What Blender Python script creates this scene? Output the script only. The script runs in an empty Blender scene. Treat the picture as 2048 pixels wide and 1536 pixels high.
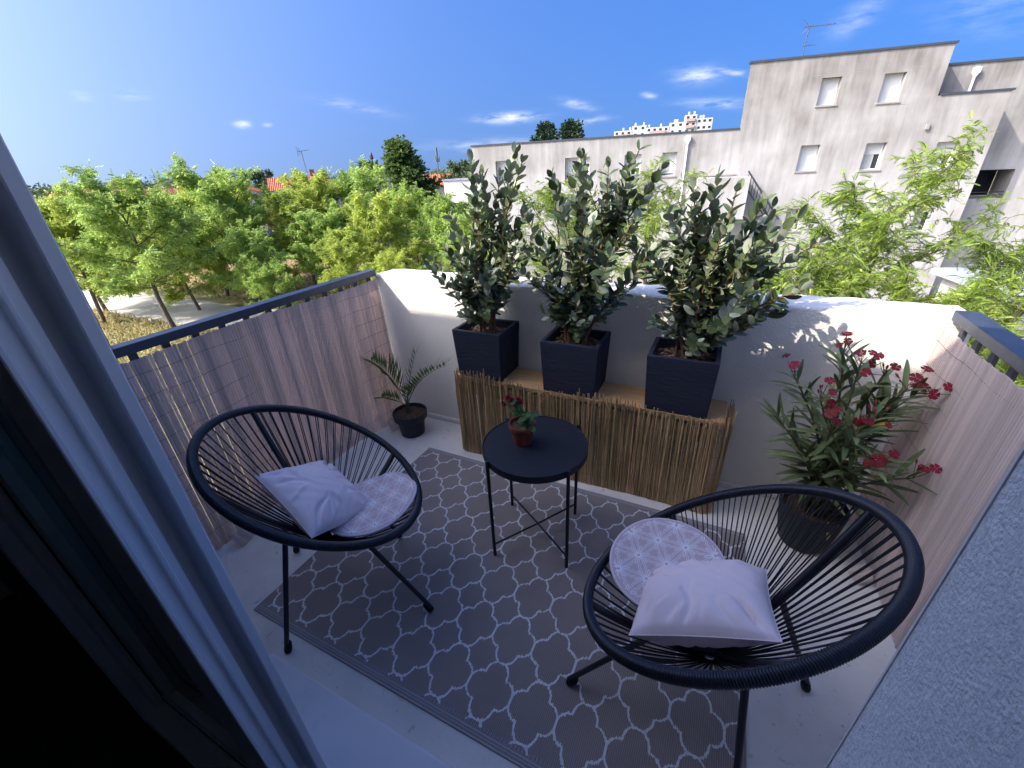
import bpy, math, random
import numpy as np
from mathutils import Vector, Matrix
R = math.radians
random.seed(7)
RNG = np.random.default_rng(11)
SC = bpy.context.scene
COL = SC.collection

# ------------------------------------------------------------------ camera
CAM = Vector((1.985, -2.042, 1.5573))
def cam_axes(yaw, pitch, roll):
    f = Vector((math.sin(yaw)*math.cos(pitch), math.cos(yaw)*math.cos(pitch), -math.sin(pitch)))
    r = Vector((math.cos(yaw), -math.sin(yaw), 0)); u = r.cross(f)
    c, s = math.cos(roll), math.sin(roll)
    return c*r+s*u, -s*r+c*u, f
cr, cu, cf = cam_axes(-0.47535, 0.47186, -0.05001)
cd = bpy.data.cameras.new('camera'); co = bpy.data.objects.new('camera', cd); COL.objects.link(co)
co.matrix_world = Matrix(((cr.x, cu.x, -cf.x, CAM.x), (cr.y, cu.y, -cf.y, CAM.y), (cr.z, cu.z, -cf.z, CAM.z), (0, 0, 0, 1)))
cd.sensor_width = 36; cd.lens = 841.05/2048*36; cd.clip_start = 0.02; cd.clip_end = 3000
SC.camera = co

# ------------------------------------------------------------------ sky, sun, exposure
SUN_D = Vector((0.855, 0.80, -1.0)).normalized()          # direction the light travels
sun_el = math.asin(-SUN_D.z); sun_az = math.atan2(-SUN_D.x, -SUN_D.y)
W = bpy.data.worlds.new('World'); SC.world = W; W.use_nodes = True
wn, wl = W.node_tree.nodes, W.node_tree.links
wn.clear()
out = wn.new('ShaderNodeOutputWorld'); bg = wn.new('ShaderNodeBackground')
sky = wn.new('ShaderNodeTexSky'); sky.sky_type = 'NISHITA'; sky.sun_disc = False
sky.sun_elevation = sun_el; sky.sun_rotation = sun_az % (2*math.pi)
sky.altitude = 50; sky.air_density = 1.0; sky.dust_density = 10.0; sky.ozone_density = 8.0
bg.inputs[1].default_value = 0.134
tc = wn.new('ShaderNodeTexCoord')
def wmath(op, a, b=None):
    n = wn.new('ShaderNodeMath'); n.operation = op
    for i, v in enumerate((a, b)):
        if v is None: continue
        if isinstance(v, (int, float)): n.inputs[i].default_value = v
        else: wl.new(v, n.inputs[i])
    return n.outputs[0]
def wdot(vec):
    n = wn.new('ShaderNodeVectorMath'); n.operation = 'DOT_PRODUCT'
    wl.new(tc.outputs['Generated'], n.inputs[0]); n.inputs[1].default_value = vec
    return n.outputs['Value']
sxyz = wn.new('ShaderNodeSeparateXYZ'); wl.new(tc.outputs['Generated'], sxyz.inputs[0]); cxyz = wn.new('ShaderNodeCombineXYZ')
wl.new(sxyz.outputs[0], cxyz.inputs[0]); wl.new(sxyz.outputs[1], cxyz.inputs[1]); wl.new(wmath('ADD', wmath('MULTIPLY', wmath('MAXIMUM', sxyz.outputs[2], 0.0), .82), .18), cxyz.inputs[2]); wl.new(cxyz.outputs[0], sky.inputs[0])
mp = wn.new('ShaderNodeMapping'); wl.new(tc.outputs['Generated'], mp.inputs[0]); mp.inputs['Scale'].default_value = (9, 9, 42)
nz = wn.new('ShaderNodeTexNoise'); wl.new(mp.outputs[0], nz.inputs['Vector']); nz.inputs['Scale'].default_value = 2.2; nz.inputs['Detail'].default_value = 7; nz.inputs['Roughness'].default_value = .62
CLOUDS = [((-.437, .894, .092), .050, .0075, .95, 0.0), ((-.81, .58, .092), .011, .005, .8, 0), ((-.786, .61, .092), .007, .003, .55, 0),
          ((-.10, .985, .136), .035, .012, .5, .05), ((-.04, .99, .134), .040, .004, .6, .22), ((-.29, .953, .078), .035, .005, .5, -.1),
          ((-.31, .944, .106), .03, .007, .42, .25), ((-.06, .993, .09), .055, .007, .45, .1), ((-.88, .457, .13), .018, .005, .35, 0),
          ((-.905, .40, .125), .012, .005, .3, 0), ((.12, .975, .182), .03, .016, .24, -.5), ((.27, .949, .165), .06, .03, .13, .2),
          ((-.18, .977, .112), .012, .004, .55, .2), ((-.68, .722, .12), .06, .008, .22, .2), ((-.45, .89, .045), .12, .010, .35, .02),
          ((.55, .82, .12), .10, .012, .4, .1), ((-.97, -.1, .2), .12, .015, .4, 0.1), ((.9, .3, .25), .12, .02, .4, .1)]
acc = None
for c, s1, s2, amp, rot in CLOUDS:
    c = Vector(c).normalized(); e1 = Vector((0, 0, 1)).cross(c).normalized(); e2 = c.cross(e1)
    a1 = (e1*math.cos(rot)+e2*math.sin(rot))/s1; a2 = (e2*math.cos(rot)-e1*math.sin(rot))/s2
    d1 = wdot(a1); d2 = wdot(a2)
    q = wmath('ADD', wmath('MULTIPLY', d1, d1), wmath('MULTIPLY', d2, d2))
    m = wmath('MULTIPLY', wmath('EXPONENT', wmath('MULTIPLY', q, -1.0)), amp)
    acc = m if acc is None else wmath('MAXIMUM', acc, m)
cl = wmath('MULTIPLY', acc, wmath('MULTIPLY', wmath('MAXIMUM', wmath('SUBTRACT', nz.outputs[0], .36), 0.0), 3.4))
cl = wmath('MINIMUM', cl, .62)
mx = wn.new('ShaderNodeMix'); mx.data_type = 'RGBA'
hs_ = wn.new('ShaderNodeHueSaturation'); wl.new(sky.outputs[0], hs_.inputs['Color']); hs_.inputs['Saturation'].default_value = 1.28; hs_.inputs['Hue'].default_value = .510
wl.new(cl, mx.inputs['Factor']); wl.new(hs_.outputs[0], mx.inputs['A']); mx.inputs['B'].default_value = (3.6, 3.7, 3.9, 1)
wl.new(mx.outputs['Result'], bg.inputs[0]); wl.new(bg.outputs[0], out.inputs[0])

sl = bpy.data.lights.new('sun', 'SUN'); so = bpy.data.objects.new('sun', sl); COL.objects.link(so)
sl.energy = 2.1; sl.angle = R(.55); sl.color = (1.0, .93, .82)
so.rotation_euler = SUN_D.to_track_quat('-Z', 'Y').to_euler(); so.location = (-20, -20, 30)
vs = SC.view_settings; vs.view_transform = 'Standard'; vs.look = 'None'; vs.exposure = 1.58; vs.gamma = 1; vs.use_curve_mapping = False
SC.render.engine = 'CYCLES'; SC.cycles.max_bounces = 6; SC.cycles.use_adaptive_sampling = True; SC.cycles.adaptive_threshold = .02; SC.cycles.transparent_max_bounces = 12; SC.cycles.use_denoising = True

# ------------------------------------------------------------------ materials
MATS = {}
def mat(name, col, rough=.65, col2=None, vscale=6., vsoft=(.35, .65), bump=0., bscale=80., bdet=4., stretch=None, metal=0., spec=.4,
        trans=0., objrnd=0., attr=None, transm=0., coat=0.):
    m = bpy.data.materials.new(name); m.use_nodes = True
    n, l = m.node_tree.nodes, m.node_tree.links
    b = n['Principled BSDF']; b.inputs['Roughness'].default_value = rough; b.inputs['Metallic'].default_value = metal
    b.inputs['Specular IOR Level'].default_value = spec
    if coat: b.inputs['Coat Weight'].default_value = coat
    if transm: b.inputs['Transmission Weight'].default_value = transm
    cs = None
    geo = n.new('ShaderNodeNewGeometry'); vec = geo.outputs['Position']
    if stretch:
        mpn = n.new('ShaderNodeMapping'); l.new(vec, mpn.inputs[0]); mpn.inputs['Scale'].default_value = stretch; vec2 = mpn.outputs[0]
    else: vec2 = vec
    if col2 is not None:
        t = n.new('ShaderNodeTexNoise'); l.new(vec2, t.inputs['Vector']); t.inputs['Scale'].default_value = vscale; t.inputs['Detail'].default_value = 6
        mr = n.new('ShaderNodeMapRange'); l.new(t.outputs[0], mr.inputs[0]); mr.inputs[1].default_value, mr.inputs[2].default_value = vsoft
        mix = n.new('ShaderNodeMix'); mix.data_type = 'RGBA'; l.new(mr.outputs[0], mix.inputs['Factor'])
        mix.inputs['A'].default_value = (*col, 1); mix.inputs['B'].default_value = (*col2, 1); cs = mix.outputs['Result']
    else:
        rgb = n.new('ShaderNodeRGB'); rgb.outputs[0].default_value = (*col, 1); cs = rgb.outputs[0]
    if objrnd or attr:
        hs = n.new('ShaderNodeHueSaturation'); l.new(cs, hs.inputs['Color'])
        if attr:
            a = n.new('ShaderNodeAttribute'); a.attribute_name = 'rnd'; src = a.outputs['Fac']; amt = attr
        else:
            a = n.new('ShaderNodeObjectInfo'); src = a.outputs['Random']; amt = objrnd
        mr = n.new('ShaderNodeMapRange'); l.new(src, mr.inputs[0]); mr.inputs[3].default_value = 1-amt; mr.inputs[4].default_value = 1+amt
        l.new(mr.outputs[0], hs.inputs['Value'])
        mr2 = n.new('ShaderNodeMapRange'); l.new(src, mr2.inputs[0]); mr2.inputs[3].default_value = .5+.05*amt; mr2.inputs[4].default_value = .5-.05*amt
        l.new(mr2.outputs[0], hs.inputs['Hue']); cs = hs.outputs[0]
    l.new(cs, b.inputs['Base Color'])
    if bump:
        t = n.new('ShaderNodeTexNoise'); l.new(vec2, t.inputs['Vector']); t.inputs['Scale'].default_value = bscale; t.inputs['Detail'].default_value = bdet
        bp = n.new('ShaderNodeBump'); bp.inputs['Strength'].default_value = bump; bp.inputs['Distance'].default_value = .01
        l.new(t.outputs[0], bp.inputs['Height']); l.new(bp.outputs[0], b.inputs['Normal'])
    if trans:
        tr = n.new('ShaderNodeBsdfTranslucent'); l.new(cs, tr.inputs[0]); ms = n.new('ShaderNodeMixShader'); ms.inputs[0].default_value = trans
        l.new(b.outputs[0], ms.inputs[1]); l.new(tr.outputs[0], ms.inputs[2]); l.new(ms.outputs[0], n['Material Output'].inputs[0])
    MATS[name] = m
    return m

mat('stucco', (.86, .81, .72), .9, (.80, .75, .66), 2.5, bump=.55, bscale=150)
mat('roughcast', (.90, .88, .86), .9, (.74, .73, .72), 140, (.35, .65), bump=.5, bscale=230, bdet=3)
mat('corner_bead', (.75, .75, .75), .5)
mat('balcony_paint', (.82, .78, .70), .75, (.74, .70, .625), 3.2, (.40, .62), bump=.15, bscale=60)
mat('sill_paint', (.82, .81, .79), .55, (.77, .76, .745), 4, bump=.06, bscale=40)
mat('stain', (.30, .25, .19), .9)
mat('rail_metal', (.045, .055, .075), .42, (.06, .07, .09), 30, spec=.5)
mat('slat_pvc', (.82, .70, .645), .6, (.76, .645, .59), 25, stretch=(1, 1, .12), trans=.45, objrnd=.11)
mat('wire', (.16, .12, .10), .7)
mat('reed', (.56, .39, .19), .75, (.36, .235, .11), 16, (.3, .7), stretch=(1, 1, .3), objrnd=.35)
mat('plank', (.54, .33, .15), .55, (.44, .25, .11), 9, stretch=(.5, 6, 6), bump=.1, bscale=30)
mat('planter_blue', (.022, .026, .042), .72, (.028, .033, .05), 12, bump=.4, bscale=55, stretch=(.35, 1, 1.6), spec=.25)
mat('soil', (.12, .075, .045), .95, (.05, .033, .022), 60, bump=1., bscale=90)
mat('chip', (.26, .17, .10), .9, objrnd=.4)
mat('leaf_top', (.125, .170, .068), .55, (.085, .128, .05), 30, objrnd=.3, trans=.12, spec=.4)
mat('leaf_under', (.40, .44, .31), .75, objrnd=.15, trans=.12)
mat('bark_red', (.26, .135, .07), .8, (.17, .085, .05), 40, bump=.3)
mat('twig', (.30, .16, .075), .75, (.22, .12, .06), 40)
mat('palm_leaf', (.115, .19, .045), .6, (.085, .15, .04), 20, trans=.25, spec=.2)
mat('palm_trunk', (.07, .055, .03), .9, bump=.5)
mat('pot_black', (.022, .024, .030), .55, (.03, .032, .036), 20, spec=.4)
mat('pot_rib', (.020, .022, .028), .5)
mat('oleander_leaf', (.20, .25, .10), .5, (.14, .19, .075), 18, objrnd=.3, trans=.22)
mat('oleander_stem', (.12, .13, .05), .7, (.10, .08, .045), 20)
mat('oleander_flower', (.27, .010, .022), .6, (.18, .006, .015), 70, objrnd=.25, trans=.25)
mat('bud', (.20, .012, .03), .6, objrnd=.3)
mat('yellow_leaf', (.55, .38, .08), .6, trans=.2)
mat('terracotta_plastic', (.24, .055, .03), .5, spec=.4)
mat('mum_leaf', (.055, .13, .035), .6, objrnd=.3, trans=.2)
mat('mum_petal', (.30, .010, .03), .6, objrnd=.2)
mat('table_metal', (.012, .014, .020), .55, (.016, .018, .025), 60, bump=.05, bscale=300, spec=.4)
mat('chair_plastic', (.012, .013, .019), .38, spec=.5)
mat('chair_metal', (.013, .014, .019), .42, spec=.5)
mat('rubber', (.01, .01, .012), .8)
mat('cushion', (.88, .72, .69), .85, (.85, .69, .66), 6, bump=.12, bscale=500)
mat('pad_fabric', (.56, .42, .43), .9, bump=.1, bscale=600)
mat('pad_line', (.90, .87, .86), .9)
mat('pad_piping', (.66, .58, .60), .85)
mat('trellis', (.80, .80, .80), .9, (.68, .69, .70), 120)
mat('rug_hem', (.38, .375, .39), .9)
mat('alu', (.74, .74, .76), .40, spec=.5)
mat('gasket', (.012, .012, .014), .7)
mat('wall_shade', (.06, .055, .05), .9)  # shade of the backlit inner wall, put into its base colour
mat('interior_paint', (.62, .60, .57), .9)
mat('ceiling_paint', (.75, .74, .72), .9)
mat('tile_dark', (.055, .055, .06), .35, (.035, .035, .04), 7, bump=.1, bscale=30)
mat('grout', (.02, .02, .02), .9)
def glass_mat():
    m = bpy.data.materials.new('door_glass'); m.use_nodes = True
    n, l = m.node_tree.nodes, m.node_tree.links; n.remove(n['Principled BSDF'])
    t = n.new('ShaderNodeBsdfTransparent'); t.inputs[0].default_value = (.55, .66, .64, 1)
    g = n.new('ShaderNodeBsdfGlossy'); g.inputs['Roughness'].default_value = .03
    fr = n.new('ShaderNodeFresnel'); fr.inputs[0].default_value = 1.5
    x = n.new('ShaderNodeMixShader'); l.new(fr.outputs[0], x.inputs[0]); l.new(t.outputs[0], x.inputs[1]); l.new(g.outputs[0], x.inputs[2])
    l.new(x.outputs[0], n['Material Output'].inputs[0]); MATS['door_glass'] = m
glass_mat()
def speckle(name, spots):
    m = MATS[name]; n, l = m.node_tree.nodes, m.node_tree.links; b = n['Principled BSDF']; src = b.inputs['Base Color'].links[0].from_socket
    for sc_, lo, hi, col, amt in spots:
        g = n.new('ShaderNodeNewGeometry'); t = n.new('ShaderNodeTexNoise'); l.new(g.outputs['Position'], t.inputs['Vector']); t.inputs['Scale'].default_value = sc_; t.inputs['Detail'].default_value = 5; t.inputs['Roughness'].default_value = .6
        mr = n.new('ShaderNodeMapRange'); l.new(t.outputs[0], mr.inputs[0]); mr.inputs[1].default_value = lo; mr.inputs[2].default_value = hi; mr.inputs[4].default_value = amt
        x = n.new('ShaderNodeMix'); x.data_type = 'RGBA'; l.new(mr.outputs[0], x.inputs['Factor']); l.new(src, x.inputs['A']); x.inputs['B'].default_value = (*col, 1); src = x.outputs['Result']
    l.new(src, b.inputs['Base Color'])
speckle('balcony_paint', [(1.7, .55, .75, (.55, .51, .44), .6), (23, .62, .70, (.40, .34, .26), .7), (90, .66, .71, (.22, .17, .12), .85)])
speckle('sill_paint', [(5, .55, .75, (.62, .62, .62), .6), (70, .71, .74, (.25, .22, .2), .7)])
speckle('stucco', [(1.1, .56, .8, (.64, .58, .49), .5)])
def rug_mat():
    m = mat('rug_weave', (.37, .315, .285), .92, (.325, .28, .255), 5)
    n, l = m.node_tree.nodes, m.node_tree.links
    g = n.new('ShaderNodeNewGeometry'); wv = n.new('ShaderNodeTexWave'); wv.wave_type = 'BANDS'; wv.bands_direction = 'X'
    wv.inputs['Scale'].default_value = 52; wv.inputs['Distortion'].default_value = .6; wv.inputs['Detail Scale'].default_value = 8
    l.new(g.outputs['Position'], wv.inputs['Vector'])
    bp = n.new('ShaderNodeBump'); bp.inputs['Strength'].default_value = .55; bp.inputs['Distance'].default_value = .004
    l.new(wv.outputs[1], bp.inputs['Height']); l.new(bp.outputs[0], n['Principled BSDF'].inputs['Normal'])
    b = n['Principled BSDF']; src = b.inputs['Base Color'].links[0].from_socket; mr = n.new('ShaderNodeMapRange'); l.new(wv.outputs[1], mr.inputs[0]); mr.inputs[3].default_value = .72; mr.inputs[4].default_value = 1.08
    x = n.new('ShaderNodeMix'); x.data_type = 'RGBA'; x.blend_type = 'MULTIPLY'; x.inputs['Factor'].default_value = 1; l.new(src, x.inputs['A']); l.new(mr.outputs[0], x.inputs['B']); l.new(x.outputs['Result'], b.inputs['Base Color'])
rug_mat()
# background
def stained():
    m = mat('stained_render', (.66, .64, .61), .92, bump=.25, bscale=12)
    n, l = m.node_tree.nodes, m.node_tree.links; b = n['Principled BSDF']
    g = n.new('ShaderNodeNewGeometry')
    mp_ = n.new('ShaderNodeMapping'); l.new(g.outputs['Position'], mp_.inputs[0]); mp_.inputs['Scale'].default_value = (2.3, 2.3, .30)
    t = n.new('ShaderNodeTexNoise'); l.new(mp_.outputs[0], t.inputs['Vector']); t.inputs['Scale'].default_value = 1.5; t.inputs['Detail'].default_value = 8; t.inputs['Roughness'].default_value = .65
    t2 = n.new('ShaderNodeTexNoise'); l.new(g.outputs['Position'], t2.inputs['Vector']); t2.inputs['Scale'].default_value = .8; t2.inputs['Detail'].default_value = 5
    sx = n.new('ShaderNodeSeparateXYZ'); l.new(g.outputs['Position'], sx.inputs[0])
    zr = n.new('ShaderNodeMapRange'); l.new(sx.outputs[2], zr.inputs[0]); zr.inputs[1].default_value = -1.2; zr.inputs[2].default_value = 4.6; zr.inputs[3].default_value = -.25; zr.inputs[4].default_value = .34
    ad = n.new('ShaderNodeMath'); l.new(t.outputs[0], ad.inputs[0]); l.new(zr.outputs[0], ad.inputs[1])
    ad2 = n.new('ShaderNodeMath'); l.new(t2.outputs[0], ad2.inputs[0]); l.new(ad.outputs[0], ad2.inputs[1])
    mr = n.new('ShaderNodeMapRange'); l.new(ad2.outputs[0], mr.inputs[0]); mr.inputs[1].default_value = .70; mr.inputs[2].default_value = 1.60
    mix = n.new('ShaderNodeMix'); mix.data_type = 'RGBA'; l.new(mr.outputs[0], mix.inputs['Factor'])
    mix.inputs['A'].default_value = (.43, .41, .39, 1); mix.inputs['B'].default_value = (.165, .148, .13, 1)
    l.new(mix.outputs['Result'], b.inputs['Base Color'])
stained()
mat('pillar_grey', (.16, .15, .15), .85)
mat('coping', (.05, .055, .07), .5)
mat('white_pvc', (.78, .78, .78), .5)
mat('shutter', (.66, .65, .63), .55)
mat('sill_stone', (.30, .27, .24), .85)
mat('pane', (.02, .025, .03), .08, spec=.6)
mat('curtain', (.45, .45, .42), .9)
mat('house_render', (.42, .40, .39), .9, (.36, .345, .34), 1.2)
mat('house_cream', (.55, .50, .44), .9)
mat('zinc', (.35, .37, .40), .5)
mat('roof_tile', (.46, .155, .07), .8, (.36, .12, .055), 2.5)
mat('brick_chimney', (.30, .11, .07), .9)
mat('dry_grass', (.36, .28, .13), .95, (.17, .18, .06), .7, (.4, .62))
mat('grass_blade', (.40, .34, .15), .9, attr=.35, trans=.3)
mat('path_gravel', (.50, .46, .41), .95, (.42, .385, .34), 1.5)
mat('asphalt', (.075, .075, .078), .9, (.055, .055, .06), 3)
mat('bare_soil', (.42, .26, .15), .95, (.25, .17, .09), 1.2)
mat('locust_leaf', (.44, .52, .10), .5, attr=.4, trans=.5, spec=.3)
mat('locust_leaf_b', (.37, .50, .12), .5, attr=.4, trans=.5, spec=.3)
mat('dark_leaf', (.105, .17, .045), .6, attr=.4, trans=.4, spec=.25)
mat('cedar_needle', (.035, .07, .032), .7, attr=.5, trans=.12)
mat('far_leaf', (.10, .145, .06), .8, attr=.5, trans=.2)
mat('hedge_leaf', (.05, .075, .02), .7, attr=.5, trans=.2)
mat('rust_leaf', (.20, .115, .03), .7, attr=.4, trans=.3)
mat('tree_bark', (.155, .125, .095), .9, (.10, .08, .06), 12, bump=.4, bscale=30)
mat('tower_white', (.42, .41, .40), .9)
mat('tower_red', (.40, .26, .21), .9)
mat('antenna_metal', (.10, .11, .13), .5, metal=.3)
mat('car_white', (.75, .75, .75), .25, coat=.5)
mat('car_red', (.35, .02, .02), .25, coat=.5)
mat('car_grey', (.16, .17, .18), .25, coat=.5)
mat('tyre', (.015, .015, .015), .8)
mat('lamp_glass', (.6, .6, .55), .2)

# ------------------------------------------------------------------ mesh helpers
OFF = {}
def np_mesh(name, V, F, rnd=None, smooth=False, mi=None):
    V = np.asarray(V, np.float32); F = np.asarray(F, np.int32)
    me = bpy.data.meshes.new(name); k = F.shape[1]
    me.vertices.add(len(V)); me.vertices.foreach_set('co', V.ravel())
    me.loops.add(F.size); me.loops.foreach_set('vertex_index', F.ravel())
    me.polygons.add(len(F)); me.polygons.foreach_set('loop_start', np.arange(0, F.size, k, dtype=np.int32))
    try: me.polygons.foreach_set('loop_total', np.full(len(F), k, np.int32))
    except Exception: pass
    if mi is not None: me.polygons.foreach_set('material_index', np.asarray(mi, np.int32))
    me.polygons.foreach_set('use_smooth', np.full(len(F), smooth, bool))
    if rnd is not None:
        a = me.attributes.new('rnd', 'FLOAT', 'FACE'); a.data.foreach_set('value', np.asarray(rnd, np.float32))
    me.update(); me.validate()
    return me
class MB:
    def __init__(s): s.V = []; s.F = []; s.m = []
    def add(s, vs, fs, m=0):
        o = len(s.V); s.V += [tuple(v) for v in vs]; s.F += [tuple(i+o for i in f) for f in fs]; s.m += [m]*len(fs); return s
    def box(s, x0, y0, z0, x1, y1, z1, m=0):
        return s.add([(x0,y0,z0),(x1,y0,z0),(x1,y1,z0),(x0,y1,z0),(x0,y0,z1),(x1,y0,z1),(x1,y1,z1),(x0,y1,z1)],
                     [(0,3,2,1),(4,5,6,7),(0,1,5,4),(1,2,6,5),(2,3,7,6),(3,0,4,7)], m)
    def obox(s, c, ax, h, m=0):
        c = Vector(c); ax = [Vector(a) for a in ax]
        vs = [c+ax[0]*h[0]*i+ax[1]*h[1]*j+ax[2]*h[2]*k for k in (-1,1) for (i,j) in ((-1,-1),(1,-1),(1,1),(-1,1))]
        return s.add(vs, [(0,3,2,1),(4,5,6,7),(0,1,5,4),(1,2,6,5),(2,3,7,6),(3,0,4,7)], m)
    def tube(s, pts, r, n=6, m=0, cap=True, closed=False):
        pts = [Vector(p) for p in pts]; N = len(pts)
        rr = r if hasattr(r, '__len__') else [r]*N
        vs = []; up = None
        for i, p in enumerate(pts):
            if closed: t = pts[(i+1) % N]-pts[i-1]
            else: t = pts[min(i+1, N-1)]-pts[max(i-1, 0)]
            t = t.normalized() if t.length > 1e-9 else Vector((0, 0, 1))
            if up is None:
                up = Vector((0, 0, 1)) if abs(t.z) < .9 else Vector((1, 0, 0))
            up = (up-t*up.dot(t))
            if up.length < 1e-6: up = t.orthogonal()
            up.normalize(); sd = t.cross(up)
            for k in range(n):
                a = 2*math.pi*k/n; vs.append(p+(up*math.cos(a)+sd*math.sin(a))*rr[i])
        fs = []
        for i in range(N if closed else N-1):
            j = (i+1) % N
            for k in range(n):
                k2 = (k+1) % n; fs.append((i*n+k, i*n+k2, j*n+k2, j*n+k))
        if cap and not closed: fs += [tuple(reversed(range(n))), tuple(range((N-1)*n, N*n))]
        return s.add(vs, fs, m)
    def lathe(s, prof, c=(0, 0, 0), n=40, m=0):
        vs = []; fs = []
        for r, z in prof:
            for k in range(n):
                a = 2*math.pi*k/n; vs.append((c[0]+r*math.cos(a), c[1]+r*math.sin(a), c[2]+z))
        for i in range(len(prof)-1):
            for k in range(n):
                k2 = (k+1) % n; fs.append((i*n+k, i*n+k2, (i+1)*n+k2, (i+1)*n+k))
        fs.append(tuple(reversed(range(n)))); fs.append(tuple(range((len(prof)-1)*n, len(prof)*n)))
        return s.add(vs, fs, m)
    def prism(s, poly, z0, z1, m=0):
        n = len(poly); vs = [(x, y, z0) for x, y in poly]+[(x, y, z1) for x, y in poly]
        fs = [tuple(reversed(range(n))), tuple(range(n, 2*n))]+[(i, (i+1) % n, n+(i+1) % n, n+i) for i in range(n)]
        return s.add(vs, fs, m)
    def mesh(s, name, mats, smooth=None):
        me = bpy.data.meshes.new(name); me.from_pydata(s.V, [], s.F)
        for k in (mats if isinstance(mats, (list, tuple)) else [mats]): me.materials.append(MATS[k])
        me.polygons.foreach_set('material_index', s.m)
        if smooth is not None:
            me.polygons.foreach_set('use_smooth', [True]*len(s.F))
            try: me.set_sharp_from_angle(angle=R(smooth))
            except Exception: pass
        me.update(); return me
    def build(s, name, mats, parent=None, smooth=None, bevel=0, local=False):
        if parent is not None and not local:
            o = OFF[parent.name]; s.V = [(v[0]-o[0], v[1]-o[1], v[2]-o[2]) for v in s.V]
        ob = bpy.data.objects.new(name, s.mesh(name, mats, smooth)); COL.objects.link(ob)
        if parent is not None: ob.parent = parent; OFF[ob.name] = OFF[parent.name]
        else: OFF[ob.name] = Vector((0, 0, 0))
        if bevel:
            b = ob.modifiers.new('edge', 'BEVEL'); b.width = bevel; b.segments = 2; b.limit_method = 'ANGLE'; b.angle_limit = R(40)
        return ob
def put(name, me, parent, M=None):
    ob = bpy.data.objects.new(name, me); COL.objects.link(ob)
    if parent is not None:
        ob.parent = parent; o = OFF[parent.name]; M = M if M is not None else Matrix.Identity(4)
        ob.matrix_basis = Matrix.Translation(-o) @ M; OFF[ob.name] = Vector((0, 0, 0))+o
    elif M is not None: ob.matrix_basis = M; OFF[ob.name] = Vector((0, 0, 0))
    return ob
def tag(o, label=None, cat=None, group=None, kind=None):
    if label: o['label'] = label
    if cat: o['category'] = cat
    if group: o['group'] = group
    if kind: o['kind'] = kind
    return o
def thing(name, loc, label, cat, group=None):
    o = bpy.data.objects.new(name, None); COL.objects.link(o); o.location = loc; o.empty_display_size = .1
    OFF[o.name] = Vector(loc); return tag(o, label, cat, group)
def frame_m(pos, x, y, z, s=1.0):
    x = Vector(x)*s; y = Vector(y)*s; z = Vector(z)*s
    return Matrix(((x[0], y[0], z[0], pos[0]), (x[1], y[1], z[1], pos[1]), (x[2], y[2], z[2], pos[2]), (0, 0, 0, 1)))
def basis(d, up=(0, 0, 1)):
    d = Vector(d).normalized(); up = Vector(up); s = up.cross(d)
    if s.length < 1e-4: s = Vector((1, 0, 0)).cross(d)
    s.normalize(); return d, s, d.cross(s)
def rv(a=1.): return Vector((random.uniform(-a, a), random.uniform(-a, a), random.uniform(-a, a)))
def bez(p0, p1, p2, n):
    p0, p1, p2 = Vector(p0), Vector(p1), Vector(p2)
    return [p0*(1-t)**2+p1*2*t*(1-t)+p2*t*t for t in [i/(n-1) for i in range(n)]]

# ================================================================== SETTING: ground
GZ = -5.6
def sheet(name, poly, z, m, label=None):
    b = MB(); b.add([(x, y, z) for x, y in poly], [tuple(range(len(poly)))]); o = b.build(name, m); o['kind'] = 'structure'; return o
sheet('ground', [(-900, -300), (900, -300), (900, 1100), (-900, 1100)], GZ, 'dry_grass')
sheet('path', [(-75, 14), (-42.5, 10.4), (-34.5, 9.9), (-31, 10.05), (-26.9, 10.1), (-22, 11.0), (-16, 12.4), (-8, 13.6), (4, 15.0), (4, 17.2), (-9, 16.2), (-18, 14.9), (-25.6, 13.9), (-30, 14.2), (-36.2, 13.9), (-43, 14.6), (-75, 19)], GZ+.008, 'path_gravel')
sheet('soil_bed', [(-44, 17.5), (-26, 17), (-17, 19.5), (-15, 25), (-26, 28), (-44, 27)], GZ+.004, 'bare_soil')
sheet('road', [(-120, 30), (-60, 28.5), (-30, 30), (-18, 32), (-18, 37.5), (-32, 38), (-60, 37.5), (-120, 42)], GZ+.012, 'asphalt')
sheet('parking', [(-6, 27), (-18, 25.5), (-18, 31.9), (-6, 33)], GZ+.01, 'asphalt')
def grass():
    n = 9000
    P = np.c_[RNG.uniform(-44, -15, n), RNG.uniform(3.5, 10.2, n), np.full(n, GZ)]
    m = 6000; Q = np.c_[RNG.uniform(-46, -14, m), RNG.uniform(15.0, 26, m), np.full(m, GZ)]; P = np.r_[P, Q]; n = len(P)
    a = RNG.uniform(0, 6.28, n); h = RNG.uniform(.10, .32, n); w = RNG.uniform(.03, .08, n)
    d = np.c_[np.cos(a), np.sin(a), 0*a]; lean = np.c_[RNG.normal(0, .12, n), RNG.normal(0, .12, n), h]
    V = np.stack([P-d*w[:, None], P+d*w[:, None], P+lean], 1).reshape(-1, 3); F = np.arange(3*n).reshape(-1, 3)
    me = np_mesh('grass', V, F, RNG.random(n)); me.materials.append(MATS['grass_blade'])
    tag(put('grass', me, None, Matrix.Identity(4)), 'dry yellow grass on the ground under the trees', 'grass', kind='stuff')
grass()

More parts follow.
